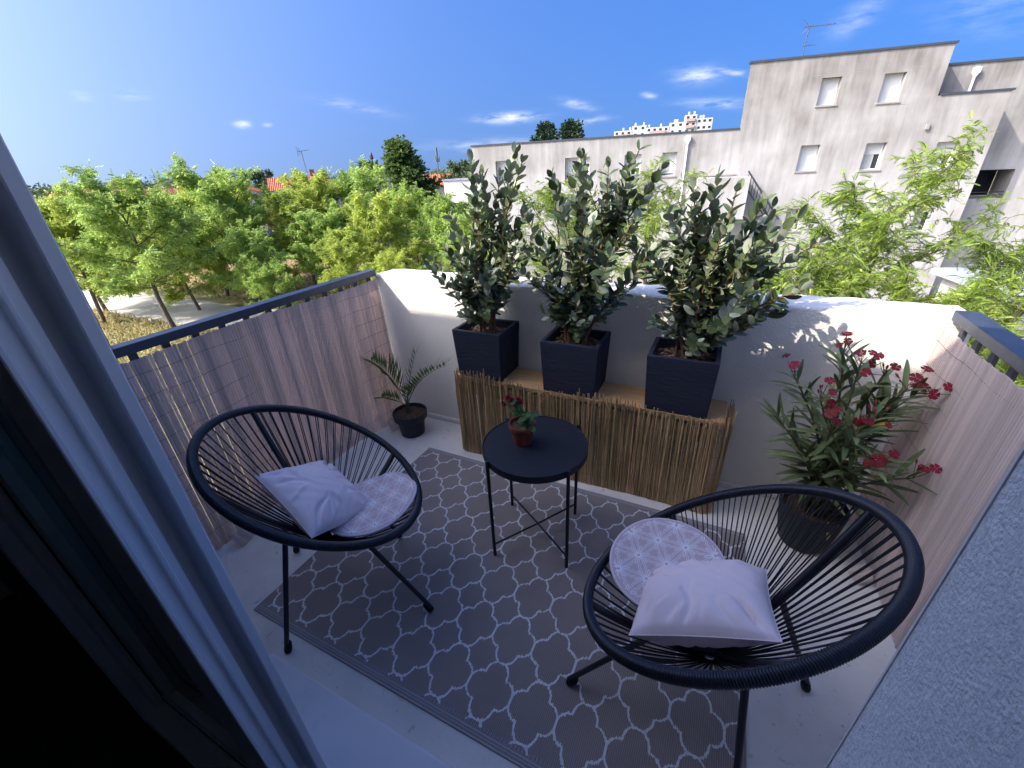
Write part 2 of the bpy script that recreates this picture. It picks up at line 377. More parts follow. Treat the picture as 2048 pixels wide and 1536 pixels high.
# ================================================================== SETTING: own balcony
b = MB(); b.box(-.08, -1.80, -.22, 2.86, .20, 0); o = b.build('balcony_floor', 'balcony_paint'); o['kind'] = 'structure'
b = MB(); b.prism([(.72, -1.80), (2.226, -1.80), (2.226, -1.622), (.72, -1.622)], .0, .022); o = b.build('threshold', 'sill_paint', bevel=.012); o['kind'] = 'structure'
pw = thing('parapet_wall', (1.4, .1, 0), 'cream roughcast parapet wall behind the three planters, sunlit along its top', 'wall')
def wall_mesh():
    # gently rounded coping edge: profile in y,z swept along x
    x0, x1 = -.012, 2.845; th = .205; H = .998; rr = .018
    prof = [(0, -.22), (0, H-rr)]+[(rr-rr*math.cos(a), H-rr+rr*math.sin(a)) for a in (R(30), R(60), R(90))]
    prof += [(th-rr+rr*math.sin(a), H-rr+rr*math.cos(a)) for a in (0, R(30), R(60), R(90))]+[(th, -.22)]
    b = MB(); n = len(prof); xs = np.linspace(x0, x1, 60)
    vs = []
    for x in xs:
        for (y, z) in prof:
            k = .0018*math.sin(x*13.7+z*5)+.0015*math.sin(x*31.1+y*60)
            vs.append((x, y+k*(1 if z > .9 else .4), z+(k if z > .9 else 0)))
    fs = [(i*n+j, i*n+j+1, (i+1)*n+j+1, (i+1)*n+j) for i in range(len(xs)-1) for j in range(n-1)]
    fs += [tuple(range(n)), tuple(reversed(range((len(xs)-1)*n, len(xs)*n)))]
    b.add(vs, [tuple(reversed(f)) for f in fs]); return b
wall_mesh().build('wall_body', 'stucco', pw, smooth=24)
b = MB(); b.prism([(0.0, -.016), (2.76, -.016), (2.76, -.001), (0.0, -.001)], .001, .035); b.build('skirting', 'balcony_paint', pw, bevel=.006)

def railing(name, xs, label, y0, y1, ends):
    xi, xo = xs
    t = thing(name, ((xi+xo)/2, (y0+y1)/2, 0), label, 'railing', 'balcony railings')
    b = MB(); b.box(min(xs), y0, .992, max(xs), y1, 1.03); b.build('handrail', 'rail_metal', t, bevel=.003)
    b = MB(); b.box(min(xs)+.012, y0, .04, max(xs)-.012, y1, .07); b.build('bottom_rail', 'rail_metal', t)
    xm = (xi+xo)/2; y = -.049; first = None
    while y > y0:
        b = MB(); b.box(xm-.006, y-.014, .07, xm+.006, y+.014, .9915); b.build('baluster', 'rail_metal', t); y -= .1177
    return t
rl = railing('balcony_railing', (-.055, .005), 'dark grey metal railing with a thin top rail above the long reed-look screen', -1.60, -.004, None)
b = MB(); b.box(-.20, -1.616, -.2, -.075, -1.375, 1.372); wg = b.build('side_pillar', 'pillar_grey', None, bevel=.004)
tag(wg, 'grey pillar rising just outside the railing beside the door frame', 'pillar')
railing('balcony_railing', (2.765, 2.835), 'short stretch of blue-grey metal railing beside the pale roughcast door reveal', -1.60, -.012, None)

def slat_mesh():
    w, t = .0133, .0056; pr = [(-w/2, 0), (-w*.3, t*.8), (0, t), (w*.3, t*.8), (w/2, 0)]
    b = MB(); vs = [(x, y, 0) for x, y in pr]+[(x, y, 1) for x, y in pr]
    b.add(vs, [(i, i+1, 6+i, 5+i) for i in range(4)]+[(4, 0, 5, 9)]+[(0, 4, 3, 2, 1), (5, 6, 7, 8, 9)])
    return b.mesh('slat', 'slat_pvc')
SLAT = slat_mesh()
def screen(label, y0, y1, sgn, xt, top, xb, tear=False):
    t = thing('slatted_screen', (xt(0), (y0+y1)/2, 0), label, 'screen', 'slatted privacy screens')
    y = y1; pitch = .01255; k = 0; ys = []
    while y > y0:
        ys.append(y); step = pitch*random.uniform(.97, 1.05)
        if tear and -1.50 < y < -1.05 and random.random() < .22: step += random.uniform(.0012, .0032)
        y -= step
    for y in ys:
        zt = top(y)+random.uniform(-.003, .003); zb = .003+abs(random.gauss(0, .003))
        def put_slat(z0, z1, dy=0., dx=0.):
            def X(z): f = z/max(zt, .1); return xt(y)*f+xb(y)*(1-f)+sgn*.012*math.sin(math.pi*f)*math.sin(y*4.1+1)
            a = Vector((X(z0)+dx, y+dy, z0)); c = Vector((X(z1), y+random.uniform(-.0006, .0006), z1))
            d = (c-a); L = d.length; d.normalize(); yaw = random.gauss(0, .05)
            nrm = Vector((sgn*math.cos(yaw), math.sin(yaw), 0)); nrm = (nrm-d*nrm.dot(d)).normalized(); sd = nrm.cross(d)
            Mx = Matrix(((sd.x, nrm.x, d.x*L, a.x), (sd.y, nrm.y, d.y*L, a.y), (sd.z, nrm.z, d.z*L, a.z), (0, 0, 0, 1)))
            put('slat', SLAT, t, Mx)
        if tear and abs(y+.995) < .008:
            put_slat(zb, .30); put_slat(.44+random.uniform(-.02, .02), zt)
        else: put_slat(zb, zt)
    for z in [.915-.0905*i for i in range(10)]:
        pts = []
        for i in range(70):
            yy = y1-(y1-y0)*i/69; zt = top(yy); f = z/zt
            x = xt(yy)*f+xb(yy)*(1-f)+sgn*.012*math.sin(math.pi*f)*math.sin(yy*4.1+1)+sgn*(.0052+.0006*(-1)**i)
            pts.append((x, yy, z+.014*math.sin(yy*3.3+z*4)*(1.2-z)+.003*math.sin(yy*23+z*9)))
        b = MB(); b.tube(pts, .0009, 4); b.build('wire', 'wire', t)
    return t
screen('long pinkish grey slatted screen tied under the railing behind the chair nearest the door', -1.60, -.022, 1,
       lambda y: .012, lambda y: .978+.008*math.sin(y*5.2), lambda y: .026+.04*math.exp(-((y+.2)/.17)**2)+.012*math.sin(y*3.0), tear=True)
screen('mauve slatted screen beside the oleander and the pale roughcast reveal', -1.60, -.022, -1,
       lambda y: 2.757, lambda y: .972+.006*math.sin(y*6), lambda y: 2.735-.02*math.exp(-((y+.12)/.2)**2)-.012*math.sin(y*2.6))
# curled broken slat bundles at the screens' feet
def loose(name, c, n, ang, label):
    t = thing(name, c, label, 'slats', 'broken screen pieces on the floor')
    for i in range(n):
        a = ang+random.uniform(-.08, .08); d = Vector((math.cos(a)*.75, math.sin(a)*.75, .62)).normalized()
        base = Vector(c)+Vector((-math.sin(ang), math.cos(ang), 0))*(i-n/2)*.0115+Vector((0, 0, .004))
        x, s, u = basis(d); L = random.uniform(.06, .085)
        put('slat', SLAT, t, Matrix(((s.x, u.x, d.x*L, base.x), (s.y, u.y, d.y*L, base.y), (s.z, u.z, d.z*L, base.z), (0, 0, 0, 1))))
loose('broken_slats', (.125, -1.31, .003), 7, R(195), 'small curled bundle of broken slats at the foot of the screen beside the door frame')
loose('broken_slats', (.150, -.235, .003), 8, R(160), 'broken slat ends fanned out on the floor left of the potted palm')
loose('broken_slats', (2.66, -.40, .003), 6, R(20), 'broken slat scraps on the floor behind the chair with the square-on pillow')

# ================================================================== SETTING: own facade, door, room
fc = thing('apartment_facade', (1.4, -1.75, 0), 'pale roughcast wall and door reveal filling the lower corner beside the chair', 'wall')
b = MB(); b.box(2.226, -1.93, -.3, 3.6, -1.617, 2.8); b.build('door_reveal', 'roughcast', fc)
b = MB(); b.box(2.2245, -1.6185, 0.0225, 2.2265, -1.6155, 2.25); b.build('corner_bead', 'corner_bead', fc)
b = MB(); b.box(-4.5, -1.786, -.3, .60, -1.617, 2.8); b.build('exterior_wall', 'stucco', fc)
b = MB(); b.box(-.6, -1.93, -.3, .525, -1.788, 2.8); b.build('interior_wall', 'wall_shade', fc)
b = MB(); b.box(.6005, -1.93, 2.25, 2.2255, -1.617, 2.8); b.build('lintel', 'roughcast', fc)
# room
def room():
    for nm, bx, m in (('room_wall', (-.75, -6.0, -.25, -.585, -1.70, 2.79), 'interior_paint'), ('room_wall', (3.61, -6.0, -.25, 3.75, -1.6, 2.8), 'interior_paint'),
                      ('room_wall', (-.75, -6.15, -.25, 3.75, -6.002, 2.8), 'interior_paint'), ('ceiling', (-.75, -6.15, 2.45, 3.75, -1.932, 2.8), 'ceiling_paint'),
                      ('room_floor', (-.60, -6.0, -.25, 3.6, -1.802, -.010), 'grout')):
        b = MB(); b.box(*bx); o = b.build(nm, m); o['kind'] = 'structure'
        if nm == 'room_floor': fl = o
    tb = MB(); tb.box(-.298, -.298, -.0095, .298, .298, 0.0); tm = tb.mesh('tile', 'tile_dark')
    for i in range(-1, 5):
        for j in range(4):
            put('tile', tm, fl, Matrix.Translation((.443+.3+.6*(i-1), -1.925-.3-.6*j, 0)))
room()
# sliding door leaf
sd_ = thing('sliding_door', (.85, -1.84, 0), 'grey aluminium sliding glass door leaf standing open beside the dark room', 'door')
prof = [(1.07, -1.892), (1.168, -1.892), (1.170, -1.890), (1.170, -1.885), (1.166, -1.883), (1.148, -1.881), (1.146, -1.879), (1.146, -1.862), (1.1465, -1.860), (1.156, -1.859), (1.157, -1.857), (1.157, -1.853), (1.156, -1.851),
        (1.146, -1.850), (1.144, -1.836), (1.108, -1.834), (1.106, -1.832), (1.106, -1.812), (1.108, -1.8085), (1.171, -1.8075), (1.173, -1.805), (1.173, -1.789), (1.171, -1.787), (1.07, -1.787)]
prof = [(x+.022 if x > 1.08 else x, y) for x, y in prof]
b = MB(); b.prism(prof, .045, 2.24); b.build('lock_stile', 'alu', sd_)
b = MB(); b.prism([(.527, -1.948), (.546, -1.948), (.549, -1.945), (.549, -1.918), (.552, -1.915), (.572, -1.912), (.576, -1.908), (.577, -1.889), (.62, -1.884), (.62, -1.80), (.527, -1.80)], .03, 2.24); b.build('hinge_stile', 'alu', sd_)
b = MB(); b.box(.5775, -1.8915, .095, .5835, -1.8885, 2.2); b.build('gasket', 'gasket', sd_)
b = MB(); b.box(.531, -1.8915, .03, 1.069, -1.80, .07); b.box(.6205, -1.886, .0705, 1.069, -1.80, .115); b.box(.5495, -1.948, .03, 1.069, -1.8922, .052); b.build('bottom_rail', 'alu', sd_, bevel=.002)
b = MB(); b.box(.578, -1.8935, .086, 1.068, -1.892, .092); b.build('gasket', 'gasket', sd_)
b = MB(); b.box(.6205, -1.892, 2.15, 1.069, -1.80, 2.24); b.build('top_rail', 'alu', sd_)
b = MB(); b.box(.6205, -1.862, .1155, 1.069, -1.850, 2.149); b.build('glass_pane', 'door_glass', sd_)
b = MB(); b.box(.53, -1.949, .0005, 2.22, -1.803, .0295); b.build('floor_track', 'alu', sd_, bevel=.002)

# ================================================================== OBJECTS: bench, reed cover, planters
bn = thing('wooden_bench', (1.4, -.14, 0), 'low wooden plank bench carrying the three planters, hidden behind reed matting', 'bench')
b = MB(); b.box(.70, -.245, .500, 2.105, -.030, .522); b.build('plank', 'plank', bn, bevel=.003)
for x in (.74, 2.03):
    for y in (-.23, -.075):
        b = MB(); b.box(x, y, .001, x+.04, y+.04, .4995); b.build('leg', 'plank', bn)
for y in (-.222, -.067):
    b = MB(); b.box(.7805, y, .40, 2.0295, y+.022, .47); b.build('apron', 'plank', bn)
def reed_mesh(seed):
    rr = random.Random(seed); b = MB(); pts = []
    for i in range(5): pts.append((rr.gauss(0, .0010), rr.gauss(0, .0008), i/4))
    b.tube(pts, [.0031, .0030, .0029, .0027, .0024], 5); return b.mesh('reed', 'reed', smooth=60)
REEDS = [reed_mesh(i) for i in range(7)]
rs = thing('reed_matting', (1.4, -.26, 0), 'brown reed matting wrapped around the front of the bench below the planters', 'matting')
def reed_path(t):
    # t metres along: left return, front, right return
    if t < .16: return Vector((.688-.004*math.sin(t*20), -.06-t, 0))
    t -= .16
    if t < .04: a = t/.04*math.pi/2; return Vector((.728-.04*math.cos(a), -.222-.04*math.sin(a), 0))
    t -= .04
    if t < 1.345: return Vector((.728+t, -.262+.007*math.sin(t*7.3), 0))
    t -= 1.345
    if t < .06: a = t/.06*math.pi/2; return Vector((2.073+.05*math.sin(a), -.215-.047*math.cos(a), 0))
    t -= .06; return Vector((2.123, -.215+t, 0))
TOT = .16+.04+1.345+.06+.15; nr = 290
for i in range(nr):
    p = reed_path(TOT*(i+.5)/nr)+rv(.0018); h = random.uniform(.515, .555); h += .02*math.sin(p.x*9)
    if random.random() < .03: h += random.uniform(.01, .045)
    p.z = .003
    d = Vector((random.gauss(0, .012), random.gauss(0, .008), 1)).normalized(); x, s, u = basis(d, (0, 1, 0)); a = random.uniform(0, 6.28)
    s2 = s*math.cos(a)+u*math.sin(a); u2 = d.cross(s2); k = random.uniform(.75, 1.25)
    put('reed', random.choice(REEDS), rs, Matrix(((s2.x*k, u2.x*k, d.x*h, p.x), (s2.y*k, u2.y*k, d.y*h, p.y), (s2.z*k, u2.z*k, d.z*h, p.z), (0, 0, 0, 1))))
b = MB()
for i in range(330):
    p = reed_path(TOT*(i+random.random())/330); q = Vector((1.4, -.1, 0))-p; q.z = 0; p = p+q.normalized()*random.uniform(.004, .008); h = random.uniform(.38, .535)
    z0 = random.choice((.003, .003, .003, .02)); b.tube([(p.x, p.y, z0), (p.x+random.gauss(0, .006), p.y+random.gauss(0, .003), h)], random.uniform(.0018, .003), 4)
tag(b.build('back_reeds', 'reed', rs), kind='stuff')
for z in (.07, .16, .25, .34, .43, .495):
    pts = [reed_path(TOT*i/160)+Vector((0, 0, z+.004*math.sin(i*.21+z*30))) for i in range(161)]
    c = Vector((1.4, .4, 0)); pts = [p+((p-c)*Vector((1, 1, 0))).normalized()*.0042 if False else p+Vector((p.x-1.4, p.y+.1, 0)).normalized()*.0036 for p in pts]
    b = MB(); b.tube(pts, .0008, 4); b.build('wire', 'wire', rs)
b = MB(); b.tube([(1.265, -.272, .50), (1.225, -.276, .445)], .0022, 5); b.build('reed', 'reed', rs)

def leaf_mesh(name, L, Wd, mats, cup=.18, bend=.12, n=6, double=True):
    # pointed oval leaf along +x, top side mats[0], underside mats[1]
    b = MB(); top = []; 
    for i in range(n+1):
        t = i/n; w = Wd/2*(math.sin(math.pi*min(1, t*.93+.035))**.62); x = L*t; z = -bend*L*t*t
        top.append(((x, -w, z+cup*w), (x, 0, z), (x, w, z+cup*w)))
    vs = [v for r_ in top for v in r_]; fs = []
    for i in range(n):
        a = i*3; fs += [(a, a+3, a+4, a+1), (a+1, a+4, a+5, a+2)]
    b.add(vs, fs, 0)
    if double:
        b.add([(x, y, z-.0007) for x, y, z in vs], [tuple(reversed(f)) for f in fs], 1)
    me = b.mesh(name, mats, smooth=70); return me
FLEAF = [leaf_mesh('leaf', 1.0, .60, ['leaf_top', 'leaf_under'], cup=c, bend=bd, n=6) for c, bd in ((.22, .10), (.10, .22), (.35, .05), (.18, -.12))]

def shrub(px, label, tips, seed, nleaf):
    random.seed(seed)
    x0, x1 = px; y0, y1 = -.256, -.010; z0, z1 = .5235, .80; xc = (x0+x1)/2; yc = -.133
    t = thing('potted_shrub', (xc, yc, z0), label, 'shrub', 'shrubs in dark square planters')
    wt = .020; b = MB()
    def ring(s, z): return [(x0+s, y0+s, z), (x1-s, y0+s, z), (x1-s, y1-s, z), (x0+s, y1-s, z)]
    vs = ring(.012, z0)+ring(0, z1-.012)+ring(0, z1)+ring(wt, z1)+ring(wt+.004, z1-.06)
    fs = [(3, 2, 1, 0)]
    for k in range(4):
        for i in range(4): j = (i+1) % 4; fs.append((k*4+i, k*4+j, (k+1)*4+j, (k+1)*4+i))
    b.add(vs, fs); pl = b.build('planter', 'planter_blue', t, bevel=.003)
    n = 14; b = MB(); vs = []; zs = z1-.045
    for j in range(n+1):
        for i in range(n+1):
            x = x0+.021+(x1-x0-.042)*i/n; y = y0+.021+(y1-y0-.042)*j/n
            vs.append((x, y, zs+random.uniform(-.004, .005)+.008*math.exp(-((x-xc)**2+(y-yc)**2)/.006)))
    b.add(vs, [(j*(n+1)+i, j*(n+1)+i+1, (j+1)*(n+1)+i+1, (j+1)*(n+1)+i) for j in range(n) for i in range(n)])
    sb = b.build('soil', 'soil', t, smooth=60)
    b = MB()
    for k in range(60):
        c = (random.uniform(x0+.03, x1-.03), random.uniform(y0+.03, y1-.03), zs+.006); d, s, u = basis(rv()); b.obox(c, (d, s, u), (random.uniform(.006, .014), random.uniform(.004, .008), .003))
    tag(b.build('bark_chips', 'chip', t), kind='stuff')
    leaves = []
    def leafpairs(pts, s0, dens, size):
        L = sum((pts[i+1]-pts[i]).length for i in range(len(pts)-1)); k = max(2, int(L/dens)); ph = random.uniform(0, 6)
        for q in range(k+1):
            f = s0+(1-s0)*q/k; g = f*(len(pts)-1); i = min(int(g), len(pts)-2); p = pts[i].lerp(pts[i+1], g-i); d = (pts[i+1]-pts[i]).normalized()
            for sgn in (0, math.pi):
                if random.random() < .10: continue
                a = ph+q*1.57+sgn+random.gauss(0, .3); x, s, u = basis(d, (0, 1, 0)); side = s*math.cos(a)+u*math.sin(a)
                spread = .95-.45*f+random.gauss(0, .15)
                if f > .93: spread = .35
                dirv = (side*(spread+.15)+d*(1.0-spread*.45)+rv(.28)+Vector((0, 0, .06))).normalized()
                leaves.append((p, dirv, (d*.8+Vector((0, 0, .4))+rv(.35)-side*.3), size*random.uniform(.78, 1.15)*(.72 if f > .95 else 1)))
    for k, (tx, tz, dy) in enumerate(tips):
        a = k/len(tips)*6.28; base = Vector((xc+.03*math.cos(a)+(tx-xc)*.08, yc+.028*math.sin(a), zs)); tip = Vector((tx, yc+dy, tz))
        mid = base.lerp(tip, .45)+Vector((-(tx-xc)*.22, -dy*.2, .10*(tip-base).length))+rv(.02)
        pts = bez(base, mid, tip, 9); pts = [p+rv(.004) for p in pts[:-1]]+[pts[-1]]
        b = MB(); b.tube(pts, [.0062*(1-.8*i/8)+.0012 for i in range(9)], 6); b.build('stem', 'bark_red', t, smooth=60)
        leafpairs(pts, .26, .035, .061)
        for q in range(random.choice((3, 4))):
            f = random.uniform(.15, .80); i = int(f*8); p = pts[i]; ln = random.uniform(.16, .34)*(1.15-f*.5)
            d = ((pts[i+1]-pts[i]).normalized()*.75+Vector((random.uniform(-1, 1), random.uniform(-.9, .45), random.uniform(-.1, .5)))*.75).normalized()
            e = p+d*ln+Vector((0, 0, .05*ln/.2)); e.y = min(e.y, -.03) if e.z < 1.0 else e.y
            sp = bez(p, p+d*ln*.55+Vector((0, 0, -.01)), e, 5)
            b = MB(); b.tube(sp, [.0030, .0026, .0022, .0018, .0013], 5); b.build('twig', 'twig', t, smooth=60)
            leafpairs(sp, .15, .032, .056)
    for k in range(10):       # low shoots round the base
        a = random.uniform(0, 6.28); d = Vector((math.cos(a), math.sin(a)*.8-.15, random.uniform(.5, 1.2))).normalized(); p = Vector((xc, yc, zs+random.uniform(.0, .10)))+d*.02; e = p+d*random.uniform(.11, .2)
        e.y = min(e.y, -.02); sp = bez(p, p+d*.06+Vector((0, 0, .01)), e, 4); b = MB(); b.tube(sp, [.0026, .0022, .0018, .0012], 5); b.build('twig', 'twig', t, smooth=60); leafpairs(sp, .25, .026, .046)
    random.shuffle(leaves); leaves.sort(key=lambda q: -q[3])
    stuff = []
    for i, (p, d, up, s) in enumerate(leaves):
        x, sd, u = basis(d, up)
        if random.random() < .26: sd, u = -sd, -u
        Mx = frame_m(p, x, sd, u, s)
        if i < nleaf: put('leaf', random.choice(FLEAF), t, Mx)
        else: stuff.append(Mx)
    if stuff:
        src = FLEAF[0]; nv = len(src.vertices); b = MB(); V = [v.co.copy() for v in src.vertices]; F = [tuple(p.vertices) for p in src.polygons]; mi = [p.material_index for p in src.polygons]
        for Mx in stuff:
            o_ = len(b.V); b.V += [tuple(Mx @ v) for v in V]; b.F += [tuple(i+o_ for i in f) for f in F]; b.m += mi
        tag(b.build('small_leaves', ['leaf_top', 'leaf_under'], t, smooth=70), kind='stuff')
    return t
shrub((.715, 1.005), 'open upright shrub in the dark square planter nearest the potted palm',
      [(.86, 1.60, -.02), (1.06, 1.62, .03), (1.13, 1.58, -.05), (.715, 1.22, -.10), (.97, 1.53, .05), (1.09, 1.36, .06), (.80, 1.38, .04), (1.17, 1.26, -.06), (.76, 1.05, -.12)], 21, 300)
shrub((1.230, 1.522), 'dense leafy shrub in the middle one of the three dark square planters',
      [(1.38, 1.56, .0), (1.28, 1.52, -.08), (1.49, 1.49, .05), (1.62, 1.60, -.04), (1.70, 1.53, .04), (1.54, 1.42, .08), (1.19, 1.26, .04), (1.64, 1.36, -.10), (1.13, 1.38, -.05), (1.76, 1.26, .0), (1.21, 1.08, -.10)], 22, 300)
shrub((1.743, 2.037), 'shrub leaning over towards the red oleander in the third dark square planter',
      [(1.83, 1.46, .0), (1.91, 1.49, .05), (1.98, 1.45, -.06), (2.08, 1.41, .02), (2.19, 1.36, -.05), (2.28, 1.27, .0), (2.25, 1.12, -.10), (1.77, 1.34, .05), (2.13, 1.28, .07), (1.96, 1.31, -.10), (1.69, 1.24, -.05), (2.20, 1.02, -.06)], 23, 300)
random.seed(5)

# ------------------------------------------------------------------ palm
def ribbed(prof_fn, n): return [prof_fn(i/n) for i in range(n+1)]
pp = thing('potted_palm', (.27, -.205, 0), 'small palm with stiff fronds in a round black pot on the floor', 'palm')
c = (.275, -.215, 0)
b = MB(); b.lathe([(.074, .002), (.078, .004), (.092, .118), (.106, .120), (.110, .124), (.113, .163), (.112, .168), (.104, .168), (.100, .14)], c, 40); b.build('pot', 'pot_black', pp, smooth=35)
b = MB(); n = 24
vs = [(c[0], c[1], .149)]
for r_ in (.035, .07, .101):
    for k in range(n): a = 6.283*k/n; vs.append((c[0]+r_*math.cos(a), c[1]+r_*math.sin(a), .146+random.uniform(-.004, .004)))
fs = [(0, 1+k, 1+(k+1) % n) for k in range(n)]+[(1+j*n+k, 1+(j+1)*n+k, 1+(j+1)*n+(k+1) % n, 1+j*n+(k+1) % n) for j in range(2) for k in range(n)]
b.add(vs, fs); b.build('soil', 'soil', pp, smooth=50)
base = Vector((.262, -.205, .145))
b = MB(); b.tube([base, base+Vector((-.004, 0, .03)), base+Vector((-.008, .002, .075))], [.019, .017, .010], 8); b.build('stem', 'palm_trunk', pp, smooth=50)
def frond(tip, ctrl, nl, L, seed, droop=.0):
    rr = random.Random(seed); p0 = base+Vector((-.006, .002, .05)); pts = bez(p0, ctrl, tip, 16); b = MB()
    b.tube(pts, [.0034*(1-.75*i/15) for i in range(16)], 5)
    for i in range(nl):
        f = .22+.78*(i+.5)/nl; g = f*15; k = min(int(g), 14); p = pts[k].lerp(pts[k+1], g-k); d = (pts[k+1]-pts[k]).normalized()
        x, s, u = basis(d); ll = L*(1-.75*abs(f-.55)**1.3)*rr.uniform(.85, 1.1)
        for sg in (-1, 1):
            dv = (d*.85+s*sg*.75+u*.45+Vector((rr.gauss(0, .06), rr.gauss(0, .06), rr.gauss(0, .06)-droop))).normalized(); w = .0078
            e = p+dv*ll; m_ = p+dv*ll*.4; wv = dv.cross(u).normalized()*w; nn = dv.cross(wv).normalized()*.0012
            b.add([p, m_+wv, e, m_-wv, m_+nn*1.4], [(0, 1, 4), (1, 2, 4), (2, 3, 4), (3, 0, 4)])
    b.add([pts[-1], pts[-1]+Vector((.003, 0, 0)), pts[-1]+(pts[-1]-pts[-2]).normalized()*L*.8], [(0, 1, 2)])
    b.build('frond', 'palm_leaf', pp)
frond(Vector((.615, -.215, .55)), Vector((.36, -.21, .44)), 15, .135, 1)
frond(Vector((-.005+.06, -.24, .50)), Vector((.19, -.23, .46)), 15, .125, 2, .05)
frond(Vector((.335, -.13, .56)), Vector((.28, -.17, .42)), 8, .085, 3)
frond(Vector((.20, -.24, .50)), Vector((.24, -.22, .44)), 13, .13, 4)
frond(Vector((.075, -.235, .235)), Vector((.16, -.23, .26)), 9, .10, 5, .1)
frond(Vector((.40, -.29, .40)), Vector((.30, -.24, .36)), 8, .08, 6)

# ------------------------------------------------------------------ oleander
ol = thing('potted_oleander', (2.50, -.255, 0), 'oleander with dark red flowers in a ribbed black pot in the wall corner', 'oleander')
c = (2.50, -.255, 0); pr = [(.086, .002)]
for i in range(46):
    f = i/45; z = .006+.205*f; r_ = .088+.038*f**.7+(.0014 if i % 2 else 0); pr.append((r_, z))
pr += [(.127, .216), (.121, .218), (.117, .212), (.113, .17)]
b = MB(); b.lathe(pr, c, 48); b.build('pot', 'pot_rib', ol, smooth=25)
b = MB(); vs = [(c[0], c[1], .186)]
for r_ in (.04, .08, .1135):
    for k in range(n): a = 6.283*k/n; vs.append((c[0]+r_*math.cos(a), c[1]+r_*math.sin(a), .182+random.uniform(-.004, .004)))
b.add(vs, fs); b.build('soil', 'soil', ol, smooth=50)
OLEAF = [leaf_mesh('leaf', 1.0, w_, ['oleander_leaf', 'oleander_leaf'], cup=.3, bend=bd, n=7) for w_, bd in ((.155, .18), (.17, .42), (.15, .02), (.165, .30))]
def petal_flower(seed):
    rr = random.Random(seed); b = MB()
    for k in range(5):
        a = 6.283*k/5+rr.uniform(-.1, .1); u = Vector((math.cos(a), math.sin(a), 0)); s = Vector((-math.sin(a), math.cos(a), 0)); z = Vector((0, 0, 1)); tw = rr.uniform(.1, .3)
        P = [u*.05+z*.0, u*.50+s*.36+z*(.16+tw*.2), u*.92+s*.50+z*.14, u*1.05+s*.05+z*.06, u*.88-s*.50+z*.10, u*.45-s*.32+z*.16]
        b.add(P, [(0, 1, 5), (1, 2, 3), (1, 3, 5), (5, 3, 4)])
    b.tube([(0, 0, -.9), (0, 0, -.3), (0, 0, .02)], [.05, .10, .17], 6)
    return b.mesh('flower', 'oleander_flower', smooth=50)
OFLOW = [petal_flower(i) for i in range(4)]
bb = MB(); bb.lathe([(.02, 0), (.10, .25), (.16, .6), (.10, .9), (.01, 1.0)], (0, 0, 0), 7); BUD = bb.mesh('bud', 'bud', smooth=60)
random.seed(31); ole_leaves = []
OT = [(2.31, .80, -.22, 1), (2.39, .77, -.32, 1), (2.45, .90, -.16, 1), (2.49, .90, -.24, 1), (2.58, .85, -.20, 1), (2.63, .84, -.28, 1), (2.68, .80, -.22, 1), (2.43, .70, -.40, 1), (2.55, .73, -.34, 1), (2.50, .70, -.42, 1), (2.56, .62, -.46, 1), (2.70, .56, -.40, 1), (2.27, .64, -.26, 0), (2.68, .70, -.14, 0), (2.36, .55, -.36, 0)]
nf = 0
for k, (tx, tz, ty, fl_) in enumerate(OT):
    a = 6.283*k/len(OT); base = Vector((2.50+.045*math.cos(a), -.255+.045*math.sin(a), .183)); tip = Vector((tx, ty, tz-.03))
    pts = bez(base, base.lerp(tip, .5)+Vector((-(tx-2.5)*.25, -(ty+.25)*.2, .06)), tip, 8)
    b = MB(); b.tube(pts, [.0062*(1-.55*i/7) for i in range(8)], 6); b.build('stem', 'oleander_stem', ol, smooth=60)
    L = (tip-base).length; nn = int(L/.047); ph = random.uniform(0, 6)
    for q in range(nn):
        f = .22+.78*(q+.5)/nn; g = f*7; i = min(int(g), 6); p = pts[i].lerp(pts[i+1], g-i); d = (pts[i+1]-pts[i]).normalized(); x, s, u = basis(d, (0, 1, 0))
        for w_ in range(3):
            if random.random() < .22: continue
            aa = ph+q*1.05+w_*2.094+random.gauss(0, .2); side = s*math.cos(aa)+u*math.sin(aa)
            dv = (side*(1.05-.45*f)+d*(.25+.75*f)+rv(.15)).normalized(); ln = random.uniform(.10, .155)*(1 if f < .9 else .8)
            e = p+dv*ln
            if e.y > -.01 or e.x > 2.74: dv = (dv-Vector((max(0, e.x-2.73)*8, max(0, e.y+.02)*8, 0))).normalized()
            ole_leaves.append((p, dv, ln))
    if fl_:
        for q in range(random.choice((2, 3, 3))):
            d = (Vector((0, -.25, 1))+rv(.95)).normalized(); p = tip+d*random.uniform(.03, .10)
            b = MB(); b.tube([tip, tip.lerp(p, .5)+rv(.006), p-d*.02], .0014, 4); b.build('flower_stalk', 'oleander_stem', ol)
            x, s, u = basis(d); dd = (d+Vector((-.2, -.5, .3))).normalized(); x, s, u = basis(dd); put('flower', random.choice(OFLOW), ol, frame_m(p, s, u, x, random.uniform(.014, .0195)))
        for q in range(random.choice((2, 3, 4))):
            d = (Vector((0, 0, 1))+rv(.6)).normalized(); p = tip+d*random.uniform(.02, .06)
            b = MB(); b.tube([tip, p], .0011, 4); b.build('flower_stalk', 'oleander_stem', ol)
            x, s, u = basis(d); put('bud', BUD, ol, frame_m(p-d*.002, s, u, x, random.uniform(.018, .028)))
x, s, u = basis((-.2, -.7, .55)); put('flower', OFLOW[0], ol, frame_m((2.555, -.50, .635), s, u, x, .024))
random.shuffle(ole_leaves); rest = MB(); SRC = [([v.co.copy() for v in m_.vertices], [tuple(p_.vertices) for p_ in m_.polygons]) for m_ in OLEAF]
